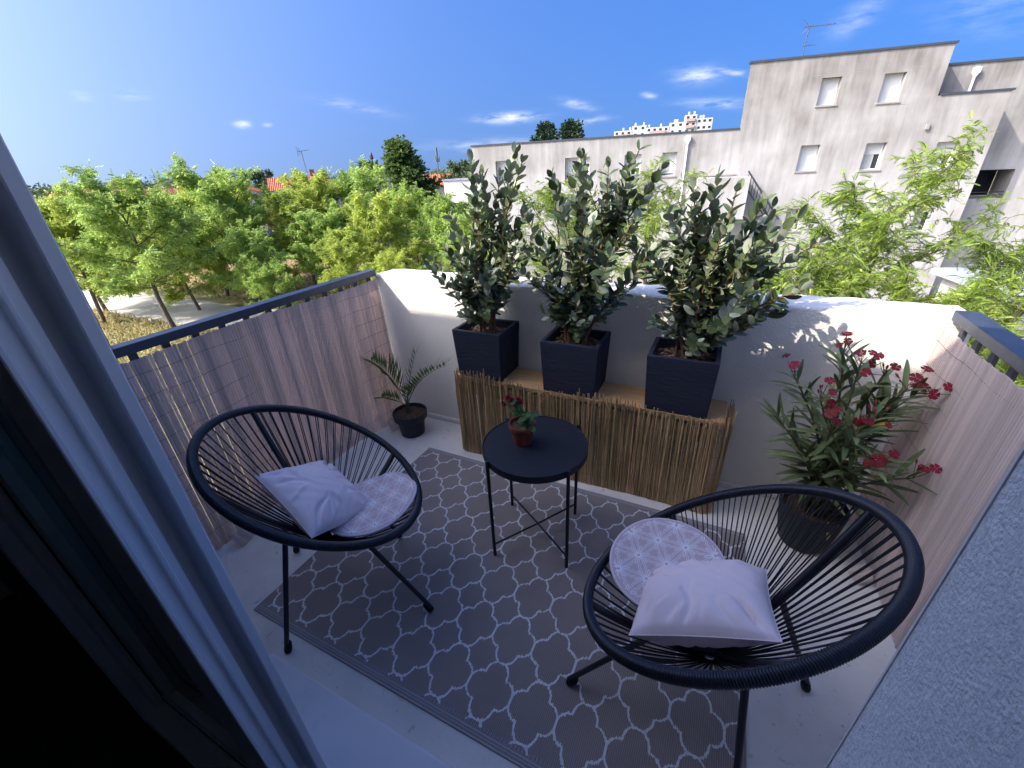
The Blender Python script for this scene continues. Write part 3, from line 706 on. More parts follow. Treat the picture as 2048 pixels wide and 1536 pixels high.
for i, (p, dv, ln) in enumerate(ole_leaves):
    x, s, u = basis(dv, (0, 0, 1)); Mx = frame_m(p, x, s, u, ln); k = random.randrange(len(OLEAF))
    if i < 290: put('leaf', OLEAF[k], ol, Mx)
    else: rest.add([Mx @ v for v in SRC[k][0]], SRC[k][1])
if rest.V: tag(rest.build('more_leaves', 'oleander_leaf', ol, smooth=70), kind='stuff')
yl = leaf_mesh('leaf', 1.0, .2, ['yellow_leaf', 'yellow_leaf'], cup=.3, bend=.3)
for p, d in (((2.545, -.335, .20), (.05, -.5, -.35)), ((2.46, -.30, .36), (.8, -.4, .1)), ((2.63, -.30, .68), (-.7, -.3, .1))):
    x, s, u = basis(d); put('leaf', yl, ol, frame_m(p, x, s, u, .075))
random.seed(5)

# ------------------------------------------------------------------ side table and chrysanthemum
tx, ty = 1.3899, -.7022
st = thing('side_table', (tx, ty, 0), 'small round black metal side table with crossed stretchers on the rug', 'table')
b = MB(); b.lathe([(.214, .493), (.2205, .493), (.2225, .495), (.2225, .5235), (.2215, .526), (.2195, .526), (.218, .5225), (.01, .5225)], (tx, ty, 0), 72); b.build('table_top', 'table_metal', st, smooth=30)
ph = 4.1334; feet = []
for k in range(4):
    a = ph+k*math.pi/2; x, y = tx+.2290*math.cos(a), ty+.2290*math.sin(a); feet.append(Vector((x, y, .07)))
    b = MB(); b.tube([(x, y, .0075), (x, y, .26), (x, y, .531)], .0075, 10); lg = b.build('leg', 'table_metal', st, smooth=50)
    b = MB(); b.tube([(x, y, .0045), (x, y, .0074)], .0072, 8); b.build('foot_cap', 'rubber', lg)
for i in (0, 1):
    b = MB(); q = feet[i+2]-feet[i]; off = Vector((0, 0, .0006 if i else -.0006)); b.tube([feet[i]+q*.017+off, feet[i].lerp(feet[i+2], .5)+off*9, feet[i+2]-q*.017+off], .0042, 8); b.build('stretcher', 'table_metal', st, smooth=50)
mu = thing('potted_chrysanthemum', (1.335, -.705, .5235), 'dark red flower in a small brown plastic pot on the side table', 'plant')
c = (1.337, -.708, .5232)
b = MB(); b.lathe([(.037, 0), (.039, .002), (.0495, .066), (.0535, .067), (.0555, .070), (.0575, .092), (.0565, .094), (.053, .094), (.051, .08)], c, 36); b.build('pot', 'terracotta_plastic', mu, smooth=35)
b = MB(); vs = [(c[0], c[1], c[2]+.083)]+[(c[0]+.0515*math.cos(6.283*k/18), c[1]+.0515*math.sin(6.283*k/18), c[2]+.081+random.uniform(-.002, .002)) for k in range(18)]
b.add(vs, [(0, 1+k, 1+(k+1) % 18) for k in range(18)]); b.build('soil', 'soil', mu)
def lobed():
    b = MB(); P = [(0, 0)]; half = [(.15, .12), (.30, .34), (.42, .22), (.52, .44), (.66, .25), (.80, .32), (.84, .13), (1.0, 0)]
    up = [(x, y) for x, y in half]; vs = [(0, 0, 0)]+[(x, y, .12*y-.15*x*x) for x, y in up]+[(x, -y, .12*y-.15*x*x) for x, y in up[:-1]]+[(.5, 0, -.06)]
    n_ = len(up); ci = len(vs)-1; ring = [0]+list(range(1, n_+1))+list(range(len(vs)-2, n_, -1)); fs = [(ci, ring[(i+1) % len(ring)], ring[i]) for i in range(len(ring))]
    b.add(vs, [tuple(reversed(f)) for f in fs]); return b.mesh('leaf', 'mum_leaf', smooth=60)
LOB = lobed(); random.seed(8)
cb = Vector((c[0], c[1], c[2]+.082)); ft = Vector((1.285, -.705, .712))
for tp in (ft, ft+Vector((.03, .015, -.004)), ft+Vector((-.022, .0, -.022)), cb+Vector((.02, .0, .085)), cb+Vector((.01, -.01, .06))):
    b = MB(); b.tube(bez(cb+rv(.004), cb.lerp(tp, .5)+Vector((.012, 0, .02)), tp, 6), .0019, 5); b.build('stem', 'mum_leaf', mu, smooth=60)
for k in range(40):
    f = random.random(); p = cb.lerp(ft, f**.9*.85)+Vector((.02*(1-f), 0, .02)) if k < 14 else cb+Vector((random.gauss(.012, .016), random.gauss(-.004, .014), random.uniform(.0, .075)))
    a = random.uniform(0, 6.28); dv = Vector((math.cos(a), math.sin(a)-.2, random.uniform(-.35, .5))).normalized(); x, s, u = basis(dv, (0, -.3, 1))
    put('leaf', LOB, mu, frame_m(p, x, s, u, random.uniform(.026, .042)))
def pom(seed):
    rr = random.Random(seed); b = MB()
    for i in range(90):
        zz = 1-1.55*i/90; a = i*2.39996; rxy = math.sqrt(max(0, 1-zz*zz)); d = Vector((rxy*math.cos(a), rxy*math.sin(a), zz*.85+.1)).normalized()
        x, s, u = basis(d); L = rr.uniform(.8, 1.05); w = .15; p = d*.25
        b.add([p, p+x*L*.5+s*w+u*.03, p+x*L*.78+u*.10, p+x*L*.5-s*w+u*.03], [(0, 1, 2), (0, 2, 3)])
    return b.mesh('flower', 'mum_petal')
POM = [pom(i) for i in range(2)]
put('flower', POM[0], mu, frame_m(ft+Vector((-.004, 0, .004)), (1, 0, 0), (0, .9, .4), (0, -.4, .9), .021))
put('flower', POM[1], mu, frame_m(ft+Vector((.032, .012, -.002)), (1, 0, 0), (0, .9, .4), (0, -.4, .9), .019))
put('flower', POM[0], mu, frame_m(ft+Vector((-.030, -.003, -.020)), (0, 1, 0), (-.9, 0, .4), (.4, 0, .9), .014))

# ------------------------------------------------------------------ rug
rg = thing('rug', (1.38, -.93, 0), 'grey brown outdoor rug with a pale trellis pattern under the table and chairs', 'rug')
X0, X1, Y0, Y1 = .487, 2.276, -1.536, -.321
def rz(x, y):
    return .0042+.0012*math.sin(x*5.1+y*3)+.0010*math.sin(y*9+x*2.2)+.004*math.exp(-((x-.52)**2+(y+1.52)**2)/.003)
b = MB(); nx, ny = 70, 48; vs = []
for j in range(ny+1):
    for i in range(nx+1): x = X0+(X1-X0)*i/nx; y = Y0+(Y1-Y0)*j/ny; vs.append((x, y, rz(x, y)))
b.add(vs, [(j*(nx+1)+i, j*(nx+1)+i+1, (j+1)*(nx+1)+i+1, (j+1)*(nx+1)+i) for j in range(ny) for i in range(nx)])
edge = [(i, 0) for i in range(nx)]+[(nx, j) for j in range(ny)]+[(nx-i, ny) for i in range(nx)]+[(0, ny-j) for j in range(ny)]
o_ = len(b.V); ev = [b.V[j*(nx+1)+i] for i, j in edge]; b.V += [(x, y, .0008) for x, y, z in ev]; m_ = len(edge)
for k in range(m_):
    k2 = (k+1) % m_; i, j = edge[k]; i2, j2 = edge[k2]; b.F.append((o_+k, o_+k2, j2*(nx+1)+i2, j*(nx+1)+i)); b.m.append(0)
b.build('woven_body', 'rug_weave', rg, smooth=60)
def ribbon(b, pts, w, fn, jit=None, m=0, rnd=random):
    """flat strip along 2-D points, lifted by fn(x, y) -> 3-D point"""
    N = len(pts); L = []; Rr = []
    for i, (x, y) in enumerate(pts):
        x2, y2 = pts[min(i+1, N-1)]; x1, y1 = pts[max(i-1, 0)]; dx, dy = x2-x1, y2-y1; l = math.hypot(dx, dy) or 1; px, py = -dy/l*w/2, dx/l*w/2
        j1 = jit() if jit else 0; j2 = jit() if jit else 0
        L.append(fn(x+px, y+py+j1)); Rr.append(fn(x-px, y-py+j2))
    vs = L+Rr; b.add(vs, [(i, N+i, N+i+1, i+1) for i in range(N-1)], m)
tb = MB(); PX, PY = .1575, .187; random.seed(3)
lift = lambda x, y: (x, y, rz(x, y)+.0011)
a_, r_ = .53, .50
cusp = (a_+math.sqrt(2*r_*r_-a_*a_))/2
for kx in range(-1, 13):
    for ky in range(-1, 8):
        cx, cy = .563+PX*kx, -1.487+PY*.5+PY*ky
        for q in range(4):
            al = math.atan2(cusp, cusp-a_); al0 = math.acos(max(-1, min(1, (1-a_)/r_)))
            for sgn in (1, -1):
                arc = []
                for i in range(22):
                    th = (al0+(al-al0)*i/21)*sgn; u_, v_ = a_+r_*math.cos(th), r_*math.sin(th)
                    for _ in range(q): u_, v_ = -v_, u_
                    arc.append((cx+u_*PX/2, cy+v_*PY/2))
                if q in (0, 1) or True:
                    if sgn == 1:
                        pass
                arc = [p for p in arc if X0+.006 < p[0] < X1-.006 and Y0+.036 < p[1] < Y1-.034]
                if len(arc) > 2: ribbon(tb, arc, .0068, lift, jit=lambda: random.gauss(0, .0026))
            if q in (0, 1):
                h = r_*math.sin(al0); e0, e1 = (1, -h), (1, h)
                P = []
                for i in range(8):
                    u_, v_ = 1, -h-.03+(2*h+.06)*i/7
                    for _ in range(q): u_, v_ = -v_, u_
                    P.append((cx+u_*PX/2, cy+v_*PY/2))
                P = [p for p in P if X0+.006 < p[0] < X1-.006 and Y0+.036 < p[1] < Y1-.034]
                if len(P) > 2: ribbon(tb, P, .0075, lift, jit=lambda: random.gauss(0, .0018))
tag(tb.build('trellis_pattern', 'trellis', rg), kind='stuff')
hb = MB()
for yy, w in ((Y0+.004, .005), (Y0+.014, .004), (Y0+.023, .006), (Y1-.004, .005), (Y1-.014, .004), (Y1-.022, .005)):
    ribbon(hb, [(X0+.004+(X1-X0-.008)*i/90, yy) for i in range(91)], w, lambda x, y: (x, y, rz(x, y)+.0013), jit=lambda: random.gauss(0, .0003))
x = X0+.012
while x < X1-.01:
    l = random.uniform(.008, .017); ribbon(hb, [(x, Y0+.029), (x, Y0+.029+l)], .0022, lambda x, y: (x, y, rz(x, y)+.0010)); x += .0118
tag(hb.build('woven_hem', 'rug_hem', rg), kind='stuff')

# ------------------------------------------------------------------ acapulco style chairs
def chair(c, tilt, az, a, bb_, feet, label, seed):
    rr = random.Random(seed)
    c = Vector(c); F = Vector((math.sin(az), math.cos(az), 0)); L = Vector((math.cos(az), -math.sin(az), 0)); D = -F*math.cos(tilt)+Vector((0, 0, math.sin(tilt)))
    Nn = D.cross(L) if D.cross(L).z > 0 else L.cross(D)
    def rim(t): return c+L*(a*math.cos(t))+D*(bb_*math.sin(t))
    hub = c-F*.04; hub.z = .285
    t = thing('cord_chair', (c.x, c.y, 0), label, 'chair', 'black cord lounge chairs')
    wraps = 430; N = wraps*3; b = MB(); pts = [rim(2*math.pi*i/N) for i in range(N)]
    rad = [(.0136, .0154, .0154)[i % 3]+.0006*math.sin(i*.013) for i in range(N)]
    b.tube(pts, rad, 10, closed=True); b.build('wrapped_rim', 'chair_plastic', t, smooth=70)
    nc = 62
    for k in range(nc):
        th = 2*math.pi*(k+.5)/nc; b = MB()
        for sg in (-1, 1):
            th2 = th+sg*(.017+rr.uniform(-.003, .003)); p0 = rim(th2); inw = (hub-p0).normalized(); p0 = p0+Nn*.006-Nn*.012*(sg > 0)
            ha = th+sg*.05; p2 = hub+L*(.034*math.cos(ha))+D*(.034*math.sin(ha))*.8+Vector((0, 0, .004+rr.uniform(-.003, .003)))
            sag = -.012-.010*abs(math.sin(th)); m_ = p0.lerp(p2, .5)+Vector((0, 0, sag*2))+rv(.003)
            b.tube([p0-inw*.010]+bez(p0, m_, p2, 7), .0021, 5)
        b.build('cord', 'chair_plastic', t, smooth=60)
    b = MB(); b.tube([hub+L*(.038*math.cos(q/24*6.283))+D*.8*(.038*math.sin(q/24*6.283)) for q in range(24)], .0065, 8, closed=True); b.build('hub_ring', 'chair_metal', t, smooth=60)
    for k, ang in enumerate((48, 132, 230, 310)):
        p0 = rim(R(ang)); d2 = (hub-p0); m_ = p0.lerp(hub, .45)+Vector((0, 0, -.055)); pts = bez(p0-d2.normalized()*.004, m_, hub+Vector((0, 0, -.012)), 12)
        b = MB(); b.tube(pts, .0105, 8); b.build('strut', 'chair_metal', t, smooth=60)
        ft_ = Vector(feet[k]); top = pts[6]; b = MB(); b.tube([top, ft_+Vector((0, 0, .02))], [.0095, .0085], 8); lg = b.build('leg', 'chair_metal', t, smooth=60)
        dd = (top-ft_).normalized(); f0 = ft_
        b = MB(); b.tube([f0, f0+dd*.012, f0+dd*.036, f0+dd*.042], [.0125, .0145, .0130, .0098], 10); b.build('rubber_foot', 'rubber', lg, smooth=50)
    return rim, hub
Z_ = .007
c1 = chair((.787, -1.265, .625), R(33.1), R(47.6), .370, .383, ((.765, -1.592, .003), (.394, -1.253, .003), (.790, -.985, Z_), (1.160, -1.239, Z_)),
           'black cord chair beside the slatted screen, its pillow lying crosswise', 1)
c2 = chair((2.103, -1.139, .634), R(33.5), R(-70.1), .370, .376, ((2.452, -.957, .003), (2.237, -1.43, Z_), (1.743, -1.264, Z_), (1.905, -.83, Z_)),
           'black cord chair nearest the pale roughcast reveal, in front of the oleander', 2)

def pillow(pos, xax, nrm, s, th, label, seed, aspect=1.0):
    rr = random.Random(seed); nrm = Vector(nrm).normalized(); xax = Vector(xax); xax = (xax-nrm*xax.dot(nrm)).normalized(); yax = nrm.cross(xax)
    n = 64; b = MB(); ph = [rr.uniform(0, 6.28) for _ in range(12)]; creases = []
    for k in range(26):
        t_ = rr.uniform(-.95, .95); cu0, cv0 = ((t_, -1), (t_, 1), (-1, t_), (1, t_), (t_*.55, -1), (.9, .9), (-.9, .9), (.9, -.9), (-.9, -.9))[k % 9]
        an_ = math.atan2(-cv0*.9+rr.uniform(-.25, .25), -cu0*.9+rr.uniform(-.35, .35)); creases.append((cu0, cv0, math.cos(an_), math.sin(an_), rr.uniform(.45, 1.0), rr.choice((-1, -1, .8))*rr.uniform(.005, .0115), rr.uniform(.03, .06)))
    def P(u, v, sg):
        pin = 1-.045*(1-u*u)*1.0; pinx = 1-.045*(1-v*v)
        x = u*s*pinx; y = v*s*aspect*pin
        h = th*((1-abs(u)**2.6)*(1-abs(v)**2.6))**.5
        edge = (1-u*u)*(1-v*v); w = 0
        for (cu0, cv0, ca, sa, ln, dp, wd) in creases:       # folds running in from the seams and corners
            du, dv = u-cu0, v-cv0; al = du*ca+dv*sa; pe = -du*sa+dv*ca+.05*math.sin(al*7+cu0*5)
            if -.1 < al < ln: w += dp*math.exp(-(pe/wd)**2)*max(0, math.sin(math.pi*(al+.1)/(ln+.1)))
        w += .006*math.sin(u*2.7+ph[8])*math.sin(v*3.1+ph[9])+.0018*math.sin(u*17+ph[1]+2*math.sin(v*5))*math.sin(v*13+ph[2])
        h = h*(1+.07*math.sin(u*2.1+ph[10])+.05*math.sin(v*2.6+ph[3]))+w*min(1, edge*4)*(1 if sg > 0 else .5)
        return Vector(pos)+xax*x+yax*y+nrm*(sg*h)
    for sg in (1, -1):
        vs = [P(-1+2*i/n, -1+2*j/n, sg) for j in range(n+1) for i in range(n+1)]
        fs = [(j*(n+1)+i, j*(n+1)+i+1, (j+1)*(n+1)+i+1, (j+1)*(n+1)+i) for j in range(n) for i in range(n)]
        b.add(vs, fs if sg > 0 else [tuple(reversed(f)) for f in fs])
    t = thing('pillow', pos, label, 'pillow', 'pale pink pillows on the chairs')
    b.build('pillow_cover', 'cushion', t, smooth=80)
    q = []
    for (u0, v0, u1, v1) in ((-1, -1, 1, -1), (1, -1, 1, 1), (1, 1, -1, 1), (-1, 1, -1, -1)):
        q += [P(u0+(u1-u0)*i/24, v0+(v1-v0)*i/24, 1) for i in range(24)]
    b = MB(); b.tube(q, .0014, 5, closed=True); b.build('seam', 'cushion', t, smooth=60)
    return t
def along(pos, k): return CAM+(Vector(pos)-CAM)*k
pillow((.720, -1.262, .470), (-.07, .89, -.45), (.43, .43, .79), .166, .068, 'pale pink pillow resting on the seat of the chair beside the screen', 3)
pillow((2.080, -1.160, .490), (.93, .12, .36), (-.38, .34, .86), .169, .072, 'pale pink pillow on the seat of the chair nearest the pale reveal', 4)

def pad(pos, nrm, r_, label, seed, bend):
    nrm = Vector(nrm).normalized(); e1 = Vector((1, .2, 0)); e1 = (e1-nrm*e1.dot(nrm)).normalized(); e2 = nrm.cross(e1); rr = random.Random(seed)
    def S(x, y, h): 
        q = (x*x+y*y)/(r_*r_); z = bend*q+.004*math.sin(x*19+seed)*math.sin(y*17+1)+h
        return Vector(pos)+e1*x+e2*y+nrm*z
    t = thing('seat_pad', pos, label, 'seat pad', 'round mauve seat pads')
    b = MB(); n = 64; rings = 12; vs = []; T = .010
    def hh(f): return T*(1-.55*f**6)
    for sg in (1, -1):
        vs = [S(0, 0, sg*hh(0))]
        for j in range(1, rings+1):
            f = j/rings
            for k in range(n): a = 6.2832*k/n; vs.append(S(r_*f*math.cos(a), r_*f*math.sin(a), sg*hh(f)))
        fs = [(0, 1+k, 1+(k+1) % n) for k in range(n)]+[(1+j*n+k, 1+(j+1)*n+k, 1+(j+1)*n+(k+1) % n, 1+j*n+(k+1) % n) for j in range(rings-1) for k in range(n)]
        b.add(vs, fs if sg > 0 else [tuple(reversed(f)) for f in fs])
    b.build('pad_cover', 'pad_fabric', t, smooth=60)
    b = MB(); b.tube([S(r_*math.cos(6.2832*k/n), r_*math.sin(6.2832*k/n), 0) for k in range(n)], .0052, 8, closed=True); b.build('piping', 'pad_piping', t, smooth=60)
    b = MB(); P = .083; pts = {}
    rot = rr.uniform(0, 1); cs, sn = math.cos(rot), math.sin(rot)
    def inside(p): return p[0]**2+p[1]**2 < (r_*.965)**2
    lat = [(i*P+j*P*.5, j*P*.866) for i in range(-5, 6) for j in range(-4, 5)]
    lat = [(x*cs-y*sn, x*sn+y*cs) for x, y in lat]
    fnl = lambda x, y: S(x, y, hh(min(1, math.hypot(x, y)/r_))+.0007)
    def line(poly, w=.0016):
        den = []
        for (p, q) in zip(poly[:-1], poly[1:]):
            m_ = max(1, int(math.hypot(q[0]-p[0], q[1]-p[1])/.008)); den += [(p[0]+(q[0]-p[0])*i/m_, p[1]+(q[1]-p[1])*i/m_) for i in range(m_)]
        den.append(poly[-1]); run = []
        for p in den+[(9, 9)]:
            if inside(p): run.append(p)
            else:
                if len(run) > 1: ribbon(b, run, w, fnl)
                run = []
    for A in lat:
        if math.hypot(*A) > r_+P: continue
        for k in range(6):
            an = rot+k*math.pi/3; d = (math.cos(an), math.sin(an)); nn_ = (-d[1], d[0]); B = (A[0]+d[0]*P, A[1]+d[1]*P)
            g = lambda f, o: (A[0]+d[0]*P*f+nn_[0]*P*o, A[1]+d[1]*P*f+nn_[1]*P*o)
            if k < 3:
                for o in (.05, .115): 
                    for sg in (-1, 1): line([g(.06, sg*o*.12), g(.30, sg*o), g(.42, sg*o*1.0), g(.5, sg*(o+.045)), g(.58, sg*o), g(.70, sg*o), g(.94, sg*o*.12)])
            an2 = an+math.pi/6; d2 = (math.cos(an2), math.sin(an2)); n2 = (-d2[1], d2[0]); h2 = lambda f, o: (A[0]+d2[0]*P*f+n2[0]*P*o, A[1]+d2[1]*P*f+n2[1]*P*o)
            for sg in (-1, 1): line([h2(.05, sg*.012), h2(.30, sg*.035), h2(.36, sg*.012), h2(.42, sg*.03)])
    b.build('starburst_print', 'pad_line', t)
pad((.885, -1.160, .392), (-.15, -.05, .98), .175, 'round mauve starburst seat pad half under the pillow of the chair beside the screen', 5, .012)
pad((1.976, -1.068, .472), (-.08, -.13, .985), .162, 'round mauve starburst seat pad leaning on the chair rim near the side table', 6, .012)

# ================================================================== BACKGROUND: white apartment block opposite
BO = Vector((-12.128, 21.921, 0)); BD = Vector((.980, .198, 0)).normalized(); BN = Vector((BD.y, -BD.x, 0))   # along, outward (towards us)
def bp_(s, z, o=0.):
    s = s+max(0., -o-2.2)*.30
    return BO+BD*s+BN*o+Vector((0, 0, z))
def wall_panel(b, s0, s1, z0, z1, holes, o=0., depth=.36, m=0):
    xs = sorted({s0, s1, *[h[0] for h in holes], *[h[1] for h in holes]}); zs = sorted({z0, z1, *[h[2] for h in holes], *[h[3] for h in holes]})
    xs = [x for x in xs if s0 <= x <= s1]; zs = [z for z in zs if z0 <= z <= z1]
    for i in range(len(xs)-1):
        for j in range(len(zs)-1):
            cx, cz = (xs[i]+xs[i+1])/2, (zs[j]+zs[j+1])/2
            if any(h[0] < cx < h[1] and h[2] < cz < h[3] for h in holes): continue
            b.add([bp_(xs[i], zs[j], o), bp_(xs[i+1], zs[j], o), bp_(xs[i+1], zs[j+1], o), bp_(xs[i], zs[j+1], o)], [(0, 1, 2, 3)], m)
    for h in holes:
        a, c_, z0_, z1_ = h; q = o-depth
        b.add([bp_(a, z0_, o), bp_(a, z1_, o), bp_(a, z1_, q), bp_(a, z0_, q)], [(0, 1, 2, 3)], m); b.add([bp_(c_, z0_, o), bp_(c_, z1_, o), bp_(c_, z1_, q), bp_(c_, z0_, q)], [(3, 2, 1, 0)], m)
        b.add([bp_(a, z1_, o), bp_(c_, z1_, o), bp_(c_, z1_, q), bp_(a, z1_, q)], [(0, 1, 2, 3)], m); b.add([bp_(a, z0_, o), bp_(c_, z0_, o), bp_(c_, z0_, q), bp_(a, z0_, q)], [(3, 2, 1, 0)], m)
def sbox(b, s0, s1, z0, z1, o0, o1, m=0):
    b.add([bp_(s0, z0, o0), bp_(s1, z0, o0), bp_(s1, z0, o1), bp_(s0, z0, o1), bp_(s0, z1, o0), bp_(s1, z1, o0), bp_(s1, z1, o1), bp_(s0, z1, o1)],
          [(0, 1, 2, 3), (7, 6, 5, 4), (4, 5, 1, 0), (5, 6, 2, 1), (6, 7, 3, 2), (7, 4, 0, 3)], m)
bl = thing('apartment_block', tuple(bp_(12, GZ)), 'white rendered apartment block with grey rain streaks and roller shutters', 'building')
WIN = [  # s0, s1, z0, z1, closed fraction of shutter
    (1.32, 2.10, .98, 2.0, .5), (5.34, 6.70, .90, 1.97, .8), (8.54, 9.40, .90, 1.97, .62), (10.45, 11.18, .86, 1.97, .9), (12.53, 14.12, .84, 1.97, .26),
    (16.86, 17.69, .83, 1.95, 1.), (19.60, 20.43, .76, 1.89, .42), (22.40, 23.24, .67, 1.79, .52), (17.08, 17.88, 3.56, 4.62, 1.), (19.52, 20.34, 3.50, 4.58, 1.),
    (22.52, 23.28, -2.1, -1.01, .1), (16.9, 17.7, -2.0, -.9, .1), (19.6, 20.4, -2.05, -.95, .7), (1.3, 2.1, -1.9, -.8, .6), (5.3, 6.7, -1.9, -.8, .5), (8.5, 9.4, -1.9, -.8, .9), (12.5, 14.1, -1.9, -.8, .3)]
HO = [w[:4] for w in WIN]
TOPL, TOPT, TOPR = 2.80, 5.44, 3.60
b = MB()
inr = lambda h, s0, s1, z0, z1: h[0] >= s0 and h[1] <= s1 and h[2] >= z0 and h[3] <= z1
wall_panel(b, -.05, 13.97, GZ, TOPL, [h for h in HO if inr(h, -.05, 13.97, GZ, TOPL)] )
wall_panel(b, 13.97, 21.77, GZ, TOPT, [h for h in HO if inr(h, 13.97, 21.77, GZ, TOPT)])
wall_panel(b, 21.77, 24.40, GZ, TOPR, [h for h in HO if inr(h, 21.77, 24.40, GZ, TOPR)])
# the wide window straddles the joint
b2 = MB(); b.build('wall', 'stained_render', bl)
b = MB()
sbox(b, 13.97, 13.971, TOPL, TOPT, -9, 0); sbox(b, 21.769, 21.77, TOPR, TOPT, -9, 0); sbox(b, 24.399, 24.40, GZ, TOPR, -9, 0); sbox(b, -.05, -.049, GZ, TOPL, -9, 0)
sbox(b, -.05, 13.97, TOPL-.35, TOPL-.30, -9, -.02); sbox(b, 13.98, 21.76, TOPT-.35, TOPT-.30, -9, -.02); sbox(b, 21.77, 24.39, TOPR-.35, TOPR-.3, -9, -.02)
sbox(b, -.05, 13.96, GZ, TOPL, -9.05, -9); sbox(b, 13.98, 24.38, GZ, TOPT, -9.05, -9)
b.build('side_wall', 'stained_render', bl)
b = MB(); sbox(b, -.12, 13.96, TOPL+.002, TOPL+.075, -.30, .045); sbox(b, 13.92, 21.85, TOPT+.002, TOPT+.085, -.30, .05); sbox(b, 21.86, 24.47, TOPR+.002, TOPR+.08, -.30, .05); b.build('coping', 'coping', bl)
for (s0, s1, z0, z1, cl_) in WIN:
    wf = MB(); sbox(wf, s0+.001, s1-.001, z0+.001, z1-.001, -.42, -.335); w = wf.build('window', 'pane', bl)
    fr = MB(); t_ = .05
    sbox(fr, s0+.002, s0+t_, z0+.002, z1-.002, -.334, -.28); sbox(fr, s1-t_, s1-.002, z0+.002, z1-.002, -.334, -.28); sbox(fr, s0+t_, s1-t_, z0+.002, z0+t_, -.334, -.28)
    if s1-s0 > 1.2: sbox(fr, (s0+s1)/2-.03, (s0+s1)/2+.03, z0+t_, z1-.002, -.334, -.29)
    fr.build('frame', 'white_pvc', w)
    if cl_ > 0:
        zb = z1-(z1-z0)*cl_; sh = MB(); zz = z1-.003; 
        while zz > zb+.02:
            z2 = max(zb, zz-.055); sbox(sh, s0+t_+.002, s1-t_-.002, z2+.006, zz, -.322, -.300); sbox(sh, s0+t_+.002, s1-t_-.002, z2, z2+.006, -.322, -.306); zz = z2
        sh.build('shutter', 'shutter', w)
    if cl_ < .6:
        cu_ = MB(); N = 22; vs = []; 
        for i in range(N+1): vs += [bp_(s0+.08+(s1-s0-.16)*i/N*.72, z0+.06, -.333+.0012*(i % 2)), bp_(s0+.08+(s1-s0-.16)*i/N*.72, z1-.02, -.333+.0012*(i % 2))]
        cu_.add(vs, [(2*i, 2*i+2, 2*i+3, 2*i+1) for i in range(N)]); cu_.build('curtain', 'curtain', w)
    sl_ = MB(); sbox(sl_, s0-.05, s1+.05, z0-.07, z0-.001, -.15, .05); sl_.build('sill', 'sill_stone', w)
# downpipe with hopper on the low wing
def downpipe(s, ztop, zbot, o, par):
    h = MB(); sbox(h, s-.11, s+.11, ztop-.22, ztop, o+.002, o+.18); h.add([bp_(s-.10, ztop-.22, o+.01), bp_(s+.10, ztop-.22, o+.01), bp_(s+.10, ztop-.22, o+.17), bp_(s-.10, ztop-.22, o+.17), bp_(s-.04, ztop-.36, o+.05), bp_(s+.04, ztop-.36, o+.05), bp_(s+.04, ztop-.36, o+.13), bp_(s-.04, ztop-.36, o+.13)], [(0, 1, 5, 4), (1, 2, 6, 5), (2, 3, 7, 6), (3, 0, 4, 7)])
    h.tube([bp_(s, ztop-.3, o+.09), bp_(s, zbot, o+.09)], .05, 8); h.build('downpipe', 'white_pvc', par)
downpipe(11.62, 2.66, GZ, 0, bl)
# bay with sloping stair balustrade at the foot of the tall block
b = MB(); sbox(b, 12.2, 14.55, -1.2, .72, .02, 1.5); b.build('balcony', 'stained_render', bl)
b = MB()
b.tube([bp_(14.62, .95, .5), bp_(16.45, -1.35, .5)], .04, 6); b.tube([bp_(14.62, .25, .5), bp_(16.2, -1.75, .5)], .03, 6)
for i in range(13):
    f = i/12; b.tube([bp_(14.66+1.7*f, .92-2.15*f, .5), bp_(14.66+1.6*f, .25-2.0*f, .5)], .014, 4)
b.build('stair_rail', 'coping', bl)
# joint mark and bracket on the tall block
b = MB(); sbox(b, 21.70, 21.82, 2.32, 2.55, .002, .10); b.build('vent_box', 'sill_stone', bl)
b = MB(); sbox(b, 16.6, 20.9, 4.735, 4.745, .001, .004); sbox(b, 16.6, 21.0, 3.36, 3.37, .001, .004); b.build('render_joint', 'sill_stone', bl)
# roof antenna
an = thing('roof_antenna', tuple(bp_(16.35, TOPT+.09, -1.2)), 'thin television antenna on the roof of the tall white block', 'antenna')
b = MB(); p0 = bp_(16.35, TOPT-.3, -1.2); b.tube([p0, p0+Vector((.06, 0, 1.75))], .022, 6); b.build('mast', 'antenna_metal', an)
b = MB(); q = p0+Vector((.06, 0, 1.65)); b.tube([q-BD*.25, q+BD*1.05], .012, 5)
for i in range(9):
    e = q+BD*(-.15+.14*i); b.tube([e-BN*.18, e+BN*.18], .007, 4); b.tube([e-Vector((0, 0, .06)), e+Vector((0, 0, .06))], .006, 4)
q = p0+Vector((.03, 0, .95)); b.tube([q-BD*.1, q+BD*.45], .012, 5); 
for i in range(4): e = q+BD*(.1*i); b.tube([e-BN*.14, e+BN*.14], .007, 4)
for sg in (-1, 1): e = p0+Vector((.06, 0, 1.65)); b.tube([e, e-BD*.3+Vector((0, 0, .28*sg))], .01, 4)
b.build('elements', 'antenna_metal', an)

